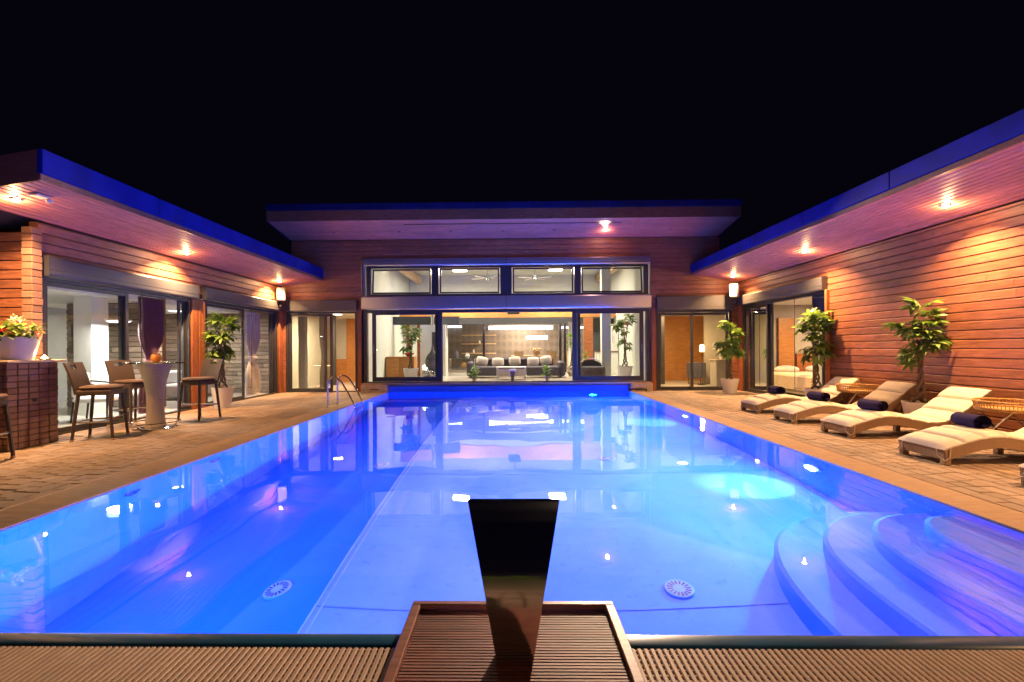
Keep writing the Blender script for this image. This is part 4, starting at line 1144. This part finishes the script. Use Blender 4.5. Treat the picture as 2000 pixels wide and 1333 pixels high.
L = [(9.62, 4.99, 1.5, 'cream cushioned rattan lounger farthest along the row'), (8.36, 4.95, -1.6, 'second rattan lounger from the far end of the row'), (7.06, 4.97, 1.2, 'rattan lounger just nearer than the braided money tree'), (5.53, 4.90, -0.8, 'nearest rattan lounger shown almost whole'), (4.18, 4.93, 0, 'rattan lounger cut off at the right edge of the picture')]
TL = ['rolled towel on the farthest lounger', 'rolled towel on the second lounger from the far end', 'rolled towel on the lounger nearer than the braided tree', 'rolled towel on the nearest whole lounger']
for i, (y, x, a, lb) in enumerate(L):
    o = lo if i == 0 else copy_tree(lo)
    o.location = (x, y, 0); o.rotation_euler = (0, 0, R(a)); o['label'] = lb
    if i < 4:
        k = tw if i == 0 else copy_tree(tw)
        s = (0.62, 0.66, 0.60, 0.66)[i]; k.location = (x+s, y+(0.06, 0.02, 0.03, 0.06)[i], prof_at(s)+0.028); k.rotation_euler = (0, 0, R((-4, 6, 10, -8)[i])); k['label'] = TL[i]
# ---- wicker tray tables
def tray(loc, label, r=0.34):
    t = thing('tray_table', label, 'side table', loc, 0, 'round wicker tray tables')
    MB().lathe([(r*0.93, 0.47), (r*0.95, 0.485), (0.0001, 0.485)], 36).build('tray_bottom', M['wicker'], t, True)
    rim = MB()
    for z, q in ((0.478, 0.985), (0.50, 1.0), (0.595, 1.06)):
        rim.tube([(r*q*math.cos(a), r*q*math.sin(a), z) for a in [2*math.pi*i/40 for i in range(41)]], 0.014, 6, False)
    rim.build('rim', M['wicker'], t, True)
    sp_ = MB()
    for i in range(60):
        a = 2*math.pi*i/60
        sp_.tube([(r*math.cos(a), r*math.sin(a), 0.49), (r*1.055*math.cos(a), r*1.055*math.sin(a), 0.595)], 0.0065, 4, False)
    sp_.build('rim_weave', M['wicker'], t, True)
    for s in (-1, 1):
        for d in (-1, 1): MB().tube([(s*0.20, d*0.22, 0.0), (s*0.20, -d*0.22, 0.47)], 0.011, 6).build('leg', M['brushed'], t, True)
        MB().tube([(-0.2, s*0.22, 0.465), (0.2, s*0.22, 0.465)], 0.010, 6).build('top_rail', M['brushed'], t, True)
    return t
tray((6.80, 8.99, 0), 'round wicker tray table between the two farthest loungers')
tray((6.80, 6.30, 0), 'round wicker tray table right of the nearest lounger towel')
# ---- corner speakers, sensor light
def speaker(x, y, z, rz, label):
    t = thing('wall_speaker', label, 'speaker', (x, y, z), rz, 'white corner speakers')
    MB().bbox(-0.125, -0.10, 0.0, 0.125, 0.10, 0.42, 0.03).build('cabinet', M['spk'], t, True, ang=60)
    MB().bbox(-0.105, -0.106, 0.03, 0.105, -0.099, 0.39, 0.002).build('grille', M['spk'], t)
    MB().tube([(0, 0.06, 0.0), (0, 0.10, -0.10), (0, 0.30, -0.14)], 0.03, 8).build('bracket', M['black'], t, True)
    MB().ell((0, 0.04, -0.13), (0.05, 0.05, 0.07)).build('junction', M['black'], t, True)
speaker(-7.08, 13.95, 2.86, R(40), 'white speaker box under the left eave corner')
speaker(6.82, 13.95, 2.86, R(-40), 'white speaker box under the right eave corner')
xs_, ys_ = -6.42, 6.12
t = thing('motion_sensor', 'small white motion sensor under the left eave', 'sensor', (xs_, ys_, zl(xs_)))
MB().bbox(-0.07, -0.09, -0.03, 0.07, 0.09, 0.0, 0.01).build('housing', M['white'], t)
MB().ell((0.05, 0.09, -0.055), (0.035, 0.045, 0.035)).build('head', M['white'], t, True)

# =========================================================================================
# THINGS INSIDE
# =========================================================================================
def curtain(loc, rz, w, z0, z1, mat, label, tie=None, folds=9, seed=0, pinch=0.45):
    t = thing('curtain', label, 'curtain', loc, rz)
    def f(u, v):
        z = z0+(z1-z0)*v; k = 1.0
        if tie is not None: k = 1-(1-pinch)*math.exp(-((z-tie)/0.35)**2)
        return ((u-0.5)*w*k, 0.045*math.sin(u*folds*6.283+seed)*k+0.012*math.sin(5*z+u*9), z)
    MB().grid(f, folds*8, 22).build('drape', M[mat], t, True, ang=80)
    MB().tube([(-w*0.55, 0, z1+0.012), (w*0.55, 0, z1+0.012)], 0.012, 6).build('rail', M['brushed'], t, True)
    if tie is not None: MB().tube([(w*pinch*0.55*math.cos(a), 0.075*math.sin(a), tie) for a in [6.283*i/20 for i in range(21)]], 0.016, 6, False).build('tie_band', M[mat], t, True)
curtain((XL-0.32, 9.55, 0), R(90), 0.62, 0.05, 2.46, 'purple', 'plum curtain behind the bar table doors', 1.15)
curtain((XL-0.32, 13.35, 0), R(90), 0.75, 0.05, 2.46, 'silver', 'silver tied curtain in the left wing doorway', 1.15, seed=2)
curtain((-6.15, D+0.45, 0), 0, 0.30, 0.05, 2.55, 'cream', 'narrow cream curtain behind the left bay door', 1.1, 4, 1)
curtain((-6.85, D+0.50, 0), 0, 0.30, 0.05, 2.55, 'silver', 'grey sheer curtain at the left edge of the left bay', None, 4, 3)
curtain((XR+0.32, 10.75, 0), R(90), 0.5, 0.05, 2.55, 'silver', 'silver tied curtain in the bedroom doorway', 1.2, 6, 5)
# sofa
t = thing('sofa', 'long charcoal corner sofa in the middle of the living room', 'sofa', (0.15, 16.9, FLOOR))
for x0, x1, y0 in ((-1.55, -0.55, -0.35), (0.42, 1.62, -0.45)): MB().bbox(x0, y0, 0.08, x1, 0.5, 0.42, 0.04).build('seat', M['darkcloth'], t, True)
MB().bbox(-0.54, 0.05, 0.08, 0.41, 0.5, 0.40, 0.04).build('seat', M['darkcloth'], t, True)
for x0, x1 in ((-1.5, -0.5), (-0.48, 0.5), (0.52, 1.5)): MB().bbox(x0, 0.50, 0.10, x1, 0.74, 0.72, 0.05).build('back_cushion', M['darkcloth'], t, True)
for x0, x1 in ((-1.75, -1.55), (1.64, 1.86)): MB().bbox(x0, -0.3, 0.06, x1, 0.72, 0.60, 0.06).build('armrest', M['darkcloth'], t, True)
for x in (-1.6, 1.7):
    for y in (-0.2, 0.6): MB().box(x-0.03, y-0.03, 0, x+0.03, y+0.03, 0.08).build('foot', M['black'], t)
for x, z, a, mt, lb in ((-1.22, 0.60, 12, 'linen', 'grey cushion leaning on the left sofa back'), (-0.62, 0.56, 0, 'cushion', 'cream cushion left of centre on the sofa'), (0.02, 0.60, -5, 'linen', 'grey cushion in the middle of the sofa'), (0.72, 0.58, 0, 'cushion', 'cream cushion right of centre on the sofa'), (1.20, 0.62, -10, 'linen', 'grey cushion leaning on the right sofa back')):
    o = MB().grid(lambda u, v: ((u-0.5)*0.46*(1-0.12*(2*v-1)**2), -0.09*(1-(2*u-1)**4)*(1-(2*v-1)**4), (v-0.5)*0.36*(1-0.12*(2*u-1)**2)), 10, 10)
    o.grid(lambda u, v: ((0.5-u)*0.46*(1-0.12*(2*v-1)**2), 0.06*(1-(2*u-1)**4)*(1-(2*v-1)**4), (v-0.5)*0.36*(1-0.12*(2*u-1)**2)), 10, 10)
    o = o.build('scatter_cushion', M[mt], None, True, (0.15+x, 17.28, FLOOR+z)); o.rotation_euler = (R(-14), R(a), 0); tag(o, lb, 'cushion', 'scatter cushions on the sofa')
# coffee table
t = thing('coffee_table', 'white coffee table with drawers before the sofa', 'coffee table', (0.03, 15.95, FLOOR))
MB().bbox(-0.52, -0.3, 0.40, 0.52, 0.3, 0.44, 0.006).build('top', M['white'], t)
MB().bbox(-0.46, -0.26, 0.12, 0.46, 0.26, 0.34, 0.006).build('drawer_box', M['white'], t)
for x in (-0.22, 0.22):
    o = MB().bbox(x-0.2, -0.272, 0.15, x+0.2, -0.261, 0.32, 0.003).build('drawer', M['pot'], t); MB().ell((x, -0.283, 0.235), (0.016, 0.012, 0.016)).build('knob', M['brushed'], o, True)
for x in (-0.48, 0.48):
    for y in (-0.26, 0.26): MB().bbox(x-0.03, y-0.03, 0, x+0.03, y+0.03, 0.399, 0.004).build('leg', M['white'], t)
t = thing('floor_vase', 'dark tapered vase with white rim on the sill before the coffee table', 'vase', (0.07, D+0.34, 0.285))
MB().lathe([(0.045, 0), (0.05, 0.10), (0.085, 0.30), (0.095, 0.36), (0.085, 0.36), (0.0001, 0.30)], 24).build('body', M['statue'], t, True)
MB().lathe([(0.096, 0.335), (0.12, 0.37), (0.125, 0.40), (0.10, 0.40), (0.0001, 0.38)], 24).build('rim', M['white'], t, True)
# statue
t = thing('head_statue', 'dark stone head statue with pointed crown on a pale lotus base', 'statue', (-2.72, 15.9, FLOOR))
MB().lathe([(0.30, 0), (0.34, 0.10), (0.30, 0.20), (0.16, 0.26)], 28).build('plinth', M['statue'], t, True)
pet = MB()
for k in range(12):
    a = k*math.pi/6; pet.ell((0.29*math.cos(a), 0.29*math.sin(a), 0.22), (0.085, 0.085, 0.13), 8, 6)
pet.build('petals', M['brushed'], t, True)
hd = MB(); hd.grid(lambda u, v: (0, 0, 0), 1, 1); hd = MB()
def head(u, v):
    a = u*2*math.pi; z = 0.26+0.66*v
    r = [0.13, 0.14, 0.19, 0.225, 0.235, 0.225, 0.20, 0.15, 0.06]; q = v*8; i = min(int(q), 7); rr_ = r[i]*(1-(q-i))+r[i+1]*(q-i)
    x_, y_ = rr_*math.cos(a), rr_*math.sin(a)*1.08
    if y_ < 0:
        fx = math.exp(-(x_/0.035)**2); y_ -= 0.05*fx*math.exp(-((v-0.40)/0.07)**2)       # nose
        y_ -= 0.02*math.exp(-(x_/0.06)**2)*math.exp(-((v-0.26)/0.035)**2)               # lips
        y_ += 0.03*math.exp(-((abs(x_)-0.085)/0.045)**2)*math.exp(-((v-0.46)/0.04)**2)  # eye sockets
    return (x_, y_, z)
hd.grid(head, 40, 36, True); hd.build('head', M['statue'], t, True, ang=80)
hair = MB()
for j in range(9):
    zz = 0.62+0.036*j; rr_ = 0.235*math.sqrt(max(0.02, 1-((zz-0.56)/0.40)**2)); n_ = max(6, int(rr_*6.28/0.05))
    for k in range(n_):
        a = 6.283*(k+0.5*(j % 2))/n_
        if math.sin(a) < -0.45 and zz < 0.72: continue
        hair.ell((rr_*math.cos(a), rr_*math.sin(a)*1.08, zz), (0.026, 0.026, 0.026), 6, 4)
hair.build('hair_curls', M['statue'], t, True)
MB().lathe([(0.11, 0.90), (0.10, 0.97), (0.06, 1.02), (0.055, 1.06), (0.04, 1.12), (0.018, 1.20), (0.0001, 1.27)], 16).build('crown_point', M['statue'], t, True)
for s in (-1, 1): MB().ell((s*0.235, 0.02, 0.50), (0.03, 0.05, 0.15), 8, 8).build('ear', M['statue'], t, True)
# wall speaker, cabinet and bowl
o = MB().bbox(-3.05, 17.70, 1.25, -2.80, 17.745, 2.02, 0.006).wbuild('wall_panel_speaker', M['screen']); tag(o, 'tall dark speaker panel on the white screen wall', 'speaker')
t = thing('sideboard', 'orange wood sideboard under the red bowl', 'sideboard', (-4.05, 17.0, FLOOR))
MB().bbox(-0.55, -0.25, 0.04, 0.50, 0.25, 0.80, 0.006).build('body', M['orange'], t)
for x in (-0.29, 0.23): MB().bbox(x-0.24, -0.262, 0.07, x+0.24, -0.251, 0.74, 0.003).build('door', M['orange'], t)
MB().box(-0.5, -0.2, 0, 0.45, 0.2, 0.04).build('plinth', M['black'], t)
o = MB().lathe([(0.06, 0), (0.13, 0.05), (0.20, 0.14), (0.19, 0.145), (0.12, 0.07), (0.0001, 0.03)], 24).build('bowl', M['red'], None, True, (-3.78, 16.98, FLOOR+0.80)); tag(o, 'glossy red bowl on the orange sideboard', 'bowl')
t = thing('globe_lamp', 'small round glowing lamp beside the head statue', 'lamp', (-3.05, 16.2, FLOOR))
MB().lathe([(0.08, 0), (0.08, 0.02), (0.02, 0.04), (0.018, 0.33)], 16).build('stand', M['brushed'], t, True); MB().ell((0, 0, 0.42), (0.09, 0.09, 0.09), 16, 10).build('globe', M['e_cove'], t, True)
# shelves with ornaments
lv = ('top', 'middle', 'bottom')
for i, z in enumerate((2.02, 1.58, 1.10)):
    o = MB().bbox(-2.45, 22.9, z, -0.72, 23.2, z+0.05, 0.006).wbuild('wall_shelf', M['pale']); tag(o, '%s pale wood wall shelf left of the patterned wall' % lv[i], 'shelf', 'pale wood wall shelves')
for x, z, h, r_, mt, lb in ((-1.55, 1.63, 0.16, 0.05, 'white', 'white vase on the middle shelf'), (-1.85, 1.15, 0.20, 0.05, 'white', 'white figurine on the bottom shelf'), (-1.35, 1.15, 0.26, 0.06, 'orange', 'orange ornament on the bottom shelf')):
    o = MB().lathe([(r_*0.7, 0), (r_, h*0.3), (r_*0.6, h*0.7), (r_*0.35, h*0.85), (r_*0.5, h), (0.0001, h)], 14).build('ornament', M[mt], None, True, (x, 23.05, z)); tag(o, lb, 'ornament')
# low glass shelf unit left of the sofa
t = thing('glass_console', 'glass console table with dark ornaments left of the sofa', 'console table', (-1.95, 18.6, FLOOR))
for z in (0.30, 0.68): MB().bbox(-0.55, -0.22, z, 0.55, 0.22, z+0.02, 0.003).build('glass_shelf', M['tglass'], t)
for x in (-0.5, 0.5):
    for y in (-0.18, 0.18): MB().tube([(x, y, 0), (x, y, 0.68)], 0.015, 8).build('leg', M['brushed'], t, True)
for x, z, h, mt, lb in ((-2.2, 0.70, 0.30, 'darkcloth', 'dark jar on the glass console'), (-1.75, 0.70, 0.22, 'silver', 'silver jar on the glass console'), (-1.9, 0.32, 0.22, 'orange', 'orange jar under the glass console top')):
    o = MB().lathe([(0.06, 0), (0.10, h*0.4), (0.06, h*0.85), (0.07, h), (0.0001, h)], 16).build('jar', M[mt], None, True, (x, 18.6, FLOOR+z)); tag(o, lb, 'jar')
# dining table, chairs, flowers, pendant
t = thing('dining_table', 'pale wood dining table behind the sofa', 'dining table', (1.15, 21.9, FLOOR))
MB().bbox(-1.1, -0.45, 0.70, 1.1, 0.45, 0.75, 0.008).build('top', M['pale'], t)
for x in (-1.0, 1.0):
    for y in (-0.38, 0.38): MB().bbox(x-0.04, y-0.04, 0, x+0.04, y+0.04, 0.699, 0.006).build('leg', M['pale'], t)
def chair(loc, rz, label):
    t = thing('dining_chair', label, 'chair', loc, rz, 'dining chairs')
    MB().bbox(-0.22, -0.22, 0.43, 0.22, 0.22, 0.48, 0.01).build('seat', M['pale'], t); MB().bbox(-0.22, 0.18, 0.485, 0.22, 0.22, 0.95, 0.012).build('backrest', M['pale'], t)
    for x in (-0.19, 0.19):
        for y in (-0.19, 0.19): MB().box(x-0.02, y-0.02, 0, x+0.02, y+0.02, 0.429).build('leg', M['pale'], t)
chair((0.4, 21.2, FLOOR), R(180), 'pale dining chair at the left of the dining table'); chair((1.9, 21.2, FLOOR), R(180), 'pale dining chair right of the flower bowl'); chair((2.75, 20.2, FLOOR), R(170), 'pale chair beside the dark partition post')
t = thing('flower_bowl', 'bowl of brown dried flowers on the dining table', 'flowers', (1.25, 21.9, FLOOR+0.75))
MB().lathe([(0.06, 0), (0.12, 0.08), (0.11, 0.085), (0.0001, 0.03)], 18).build('bowl', M['pale'], t, True); blob(90, 0.17, (0, 0, 0.08), 0.20, 0.11).build('dried_flowers', M['wicker'], t, True)
t = thing('pendant_lamp', 'glowing horizontal pendant lamp over the dining table', 'pendant lamp', (1.28, 21.9, 2.86))
MB().tube([(-0.5, 0, -0.98), (0.5, 0, -0.98)], 0.09, 12).build('shade', M['e_cove'], t, True)
for x in (-0.4, 0.4): MB().tube([(0, 0, 0), (x, 0, -0.89)], 0.008, 5).build('wire', M['brushed'], t)
# projector, fans
t = thing('projector', 'black projector hung from the beam above the open doorway', 'projector', (0.13, 17.0, 2.66))
MB().bbox(-0.22, -0.18, -0.02, 0.22, 0.18, 0.14, 0.02).build('body', M['black'], t); MB().tube([(0, 0, 0.14), (0, 0, 2.06)], 0.02, 8).build('pole', M['brushed'], t, True)
MB().lathe([(0.045, 0), (0.045, 0.03), (0.0001, 0.03)], 14).xf(Matrix.Translation((0.08, -0.18, 0.06)) @ Matrix.Rotation(R(90), 4, 'X')).build('lens', M['frame'], t, True)
def fan(x, rz, label):
    t = thing('ceiling_fan', label, 'ceiling fan', (x, 19.2, 4.33), rz, 'ceiling fans seen through the upper windows')
    MB().lathe([(0.03, -0.12), (0.10, -0.10), (0.12, -0.02), (0.10, 0.05), (0.03, 0.07)], 18).build('motor', M['brushed'], t, True)
    MB().tube([(0, 0, 0.06), (0, 0, 0.39)], 0.015, 8).build('rod', M['brushed'], t, True)
    for k in range(5):
        a = k*2*math.pi/5; m = MB().bbox(0.13, -0.055, -0.008, 0.72, 0.055, 0.004, 0.003); m.xf(Matrix.Rotation(a, 4, 'Z') @ Matrix.Rotation(R(12), 4, 'X')); m.build('blade', M['white'], t)
fan(-0.95, 0.3, 'ceiling fan left of the upper window mullion'); fan(1.05, 0.9, 'ceiling fan right of the upper window mullion')
# driftwood, tub chair, stove pipe, kitchen
t = thing('driftwood_heap', 'heap of pale driftwood right of the sofa', 'decoration', (2.30, 16.35, FLOOR)); rr = random.Random(3)
for k in range(26):
    a = rr.uniform(0, 6.28); e = rr.uniform(0.2, 1.3); c = Vector((rr.uniform(-0.17, 0.17), rr.uniform(-0.12, 0.12), rr.uniform(0.06, 0.36))); d = Vector((math.cos(a)*math.cos(e), math.sin(a)*math.cos(e), math.sin(e)))*rr.uniform(0.06, 0.12)
    c.z = max(c.z, abs(d.z)+0.03)
    MB().tube([c-d, c+d*0.2, c+d], [0.03, 0.045, 0.025], 7).build('branch', M['cream'] if k % 3 else M['rattan'], t, True)
t = thing('tub_chair', 'round dark tub chair with shaggy cover behind the right pane', 'armchair', (2.82, 15.75, FLOOR))
MB().lathe([(0.22, 0.0), (0.36, 0.06), (0.42, 0.25), (0.40, 0.42), (0.30, 0.45), (0.0001, 0.40)], 26).build('seat', M['darkcloth'], t, True)
MB().grid(lambda u, v: ((0.41-0.03*v)*math.cos(math.pi*(0.05+0.9*u)), (0.41-0.03*v)*math.sin(math.pi*(0.05+0.9*u)), 0.30+0.36*v*math.sin(math.pi*u)**0.4), 24, 6).build('backrest', M['darkcloth'], t, True)
MB().tube([(0.44*math.cos(a), 0.44*math.sin(a), 0.36+0.36*abs(math.sin(a))) for a in [math.pi*i/20 for i in range(21)]], 0.014, 6).build('rail', M['chrome'], t, True)
sh = MB()
for k in range(420):
    a = rr.uniform(0, 6.28); zz = rr.uniform(0.12, 0.44); r_ = 0.425
    sh.tube([(r_*math.cos(a), r_*math.sin(a), zz), ((r_+0.03)*math.cos(a+0.05), (r_+0.03)*math.sin(a+0.05), zz-rr.uniform(0.05, 0.12))], [0.006, 0.002], 3, False)
tag(sh.build('shaggy_cover', M['darkcloth'], t), kind='stuff')
money_tree((2.98, 18.1, FLOOR), 'small leafy plant on a stand behind the tub chair', 0.98, 0.70, 0.42, 0.55, 0.12, 20, BLEAF, seed=41, thick=0.01).name = 'small_plant'
t = thing('stove_pipe', 'steel stove pipe rising behind the left upper window', 'stove pipe', (-3.05, 17.825, 2.30))
MB().tube([(0, 0, 0), (0, 0, 2.42)], 0.07, 14).build('pipe', M['brushed'], t, True); MB().lathe([(0.10, 0), (0.10, 0.02), (0.075, 0.03)], 16).build('collar', M['brushed'], t, True)
t = thing('kitchen_unit', 'white kitchen cupboards behind the right indoor tree', 'kitchen', (4.0, 18.9, FLOOR))
MB().bbox(-0.45, -0.3, 0.0, 0.40, 0.3, 0.90, 0.006).build('base_unit', M['white'], t); MB().bbox(-0.47, -0.32, 0.901, 0.41, 0.3, 0.94, 0.004).build('worktop', M['post'], t); MB().bbox(0.12, -0.3, 0.941, 0.40, 0.3, 2.05, 0.006).build('tall_unit', M['white'], t)
MB().tube([(0.16, -0.32, 1.3), (0.16, -0.32, 1.7)], 0.01, 6).build('handle', M['brushed'], t, True)
# right bay: lamp, chair, chest with vase
t = thing('floor_lamp', 'lit floor lamp against orange wood wall in the right bay', 'floor lamp', (6.95, 16.6, 0))
MB().lathe([(0.14, 0), (0.14, 0.02), (0.012, 0.03)], 20).build('base', M['black'], t, True); MB().tube([(0, 0, 0.02), (0, 0, 1.22)], 0.012, 8).build('pole', M['black'], t, True)
MB().lathe([(0.075, 1.20), (0.085, 1.28), (0.075, 1.42), (0.05, 1.46)], 18).build('shade', M['e_warm'], t, True)
lamp('floor_lamp_light', 'POINT', (6.95, 16.6, 1.55), 28, (1.0, 0.55, 0.2), t, shadow_soft_size=0.07)
t = thing('dark_cabinet', 'dark cabinet beside the floor lamp', 'cabinet', (6.88, 16.95, 0))
MB().bbox(-0.28, -0.2, 0.22, 0.28, 0.2, 0.80, 0.008).build('body', M['darkcloth'], t)
for x in (-0.22, 0.22):
    for y in (-0.15, 0.15): MB().tube([(x, y, 0), (x, y, 0.22)], 0.012, 6).build('leg', M['black'], t)
t = thing('chest', 'pale wood chest with vases behind the right bay glass', 'chest', (7.2, 15.4, 0))
MB().bbox(-0.38, -0.24, 0.06, 0.38, 0.24, 0.92, 0.006).build('body', M['taupe'], t); MB().bbox(-0.41, -0.27, 0.921, 0.41, 0.27, 0.95, 0.004).build('top', M['pale'], t)
for x in (-0.185, 0.185): MB().bbox(x-0.17, -0.252, 0.12, x+0.17, -0.241, 0.86, 0.004).build('door', M['taupe'], t)
for x in (-0.33, 0.33): MB().box(x-0.03, -0.2, 0, x+0.03, 0.2, 0.06).build('foot', M['taupe'], t)
t = thing('flower_vase', 'white vase of flowers on the pale chest', 'vase', (7.1, 15.4, 0.95))
MB().lathe([(0.05, 0), (0.075, 0.08), (0.05, 0.17), (0.06, 0.2), (0.0001, 0.18)], 18).build('vase', M['white'], t, True); blob(50, 0.12, (0, 0, 0.2), 0.25, 0.09).build('flowers', M['whitepetal'], t, True)
# left bay: white pedestal seat
t = thing('pedestal_table', 'white pedestal table behind the left bay door', 'table', (-6.72, 16.2, 0))
MB().lathe([(0.22, 0), (0.22, 0.02), (0.05, 0.05), (0.05, 0.74), (0.30, 0.76), (0.30, 0.79), (0.0001, 0.79)], 24).build('table', M['white'], t, True)
# left wing: white armchairs, bench
def tub(loc, rz, label):
    t = thing('white_armchair', label, 'armchair', loc, rz, 'white armchairs in the left wing')
    MB().bbox(-0.28, -0.28, 0.36, 0.28, 0.28, 0.46, 0.03).build('seat', M['white'], t, True); MB().bbox(-0.28, 0.22, 0.465, 0.28, 0.29, 0.92, 0.03).build('backrest', M['white'], t, True)
    for s in (-1, 1):
        MB().tube([(s*0.29, 0.24, 0.75), (s*0.31, 0.0, 0.72), (s*0.30, -0.22, 0.66), (s*0.29, -0.27, 0.52), (s*0.27, -0.26, 0.0)], 0.018, 8).build('arm', M['black'], t, True); MB().tube([(s*0.26, 0.25, 0.40), (s*0.28, 0.29, 0)], 0.018, 8).build('leg', M['black'], t, True)
tub((-8.05, 8.75, 0.012), R(110), 'white armchair behind the brick counter glass'); tub((-8.25, 10.1, 0.012), R(-60), 'white armchair behind the plum curtain doorway')
t = thing('grey_sofa', 'grey sofa with orange cushion behind the potted tree glass', 'sofa', (-9.2, 13.0, 0.012), R(90))
MB().bbox(-0.9, -0.4, 0.08, 0.9, 0.4, 0.42, 0.04).build('seat', M['silver'], t, True); MB().bbox(-0.9, 0.25, 0.425, 0.9, 0.45, 0.78, 0.05).build('backrest', M['silver'], t, True)
# bedroom: bed
t = thing('bed', 'bed with patterned cream spread inside the right wing', 'bed', (8.75, 12.95, 0.012))
MB().bbox(-0.95, -1.1, 0.05, 0.95, 1.1, 0.34, 0.03).build('base', M['taupe'], t); MB().bbox(-0.98, -1.13, 0.12, 0.98, 0.9, 0.60, 0.07).build('bedspread', M['quilt'], t, True)
for x in (-0.45, 0.45): MB().ell((x, 0.85, 0.66), (0.36, 0.22, 0.13), 16, 10).build('pillow', M['cushion'], t, True)
# garden behind the viewer, seen only in the steel; lamps added to light it
for x, lb in ((-1.6, 'left added lamp lighting the lawn behind the viewer'), (1.5, 'right added lamp lighting the lawn behind the viewer')):
    t = thing('added_lawn_lamp', lb, 'added lamp', (x, -4.0, -0.06), 0, 'added lawn lamps')
    MB().lathe([(0.06, 0), (0.06, 0.55), (0.05, 0.56)], 16).build('post', M['frame'], t, True); MB().lathe([(0.05, 0.56), (0.05, 0.66)], 16).build('diffuser', M['e_warm'], t, True); MB().lathe([(0.07, 0.66), (0.07, 0.69), (0.0001, 0.70)], 16).build('cap', M['frame'], t, True)
    lamp('added_lawn_light', 'POINT', (x, -4.0, 0.80), 60, (1.0, 0.7, 0.4), t, shadow_soft_size=0.05)
rr = random.Random(12)
for i in range(7):
    x = -6+2*i+rr.uniform(-0.4, 0.4); t = thing('garden_shrub', 'rounded green garden shrub behind the viewer, number %s from the left' % ('one', 'two', 'three', 'four', 'five', 'six', 'seven')[i], 'shrub', (x, -5.2+rr.uniform(-0.5, 0.5), -0.06), 0, 'garden shrubs behind the terrace')
    MB().tube([(0, 0, 0), (0.03, 0, 0.35), (0, 0.02, 0.6)], [0.04, 0.03, 0.02], 6).build('stem', M['trunk'], t, True); blob(500, 0.75, (0, 0, 0.15), 1.0, 0.16).build('foliage', M['leaf'], t, True)

# light passes through the still water both ways: refraction of every lamp onto the pool's surfaces, and of the pool lamps onto the house
for o in col.objects:
    r_ = o
    while r_.parent: r_ = r_.parent
    if o.type == 'LIGHT': o.data.cycles.is_caustics_light = o.name.startswith(('downlight', 'spotlight', 'underwater'))
    elif o.type == 'MESH' and r_.name == 'water': o.cycles.is_caustics_caster = True
    elif o.type == 'MESH' and r_.name in ('pool', 'house'): o.cycles.is_caustics_receiver = True
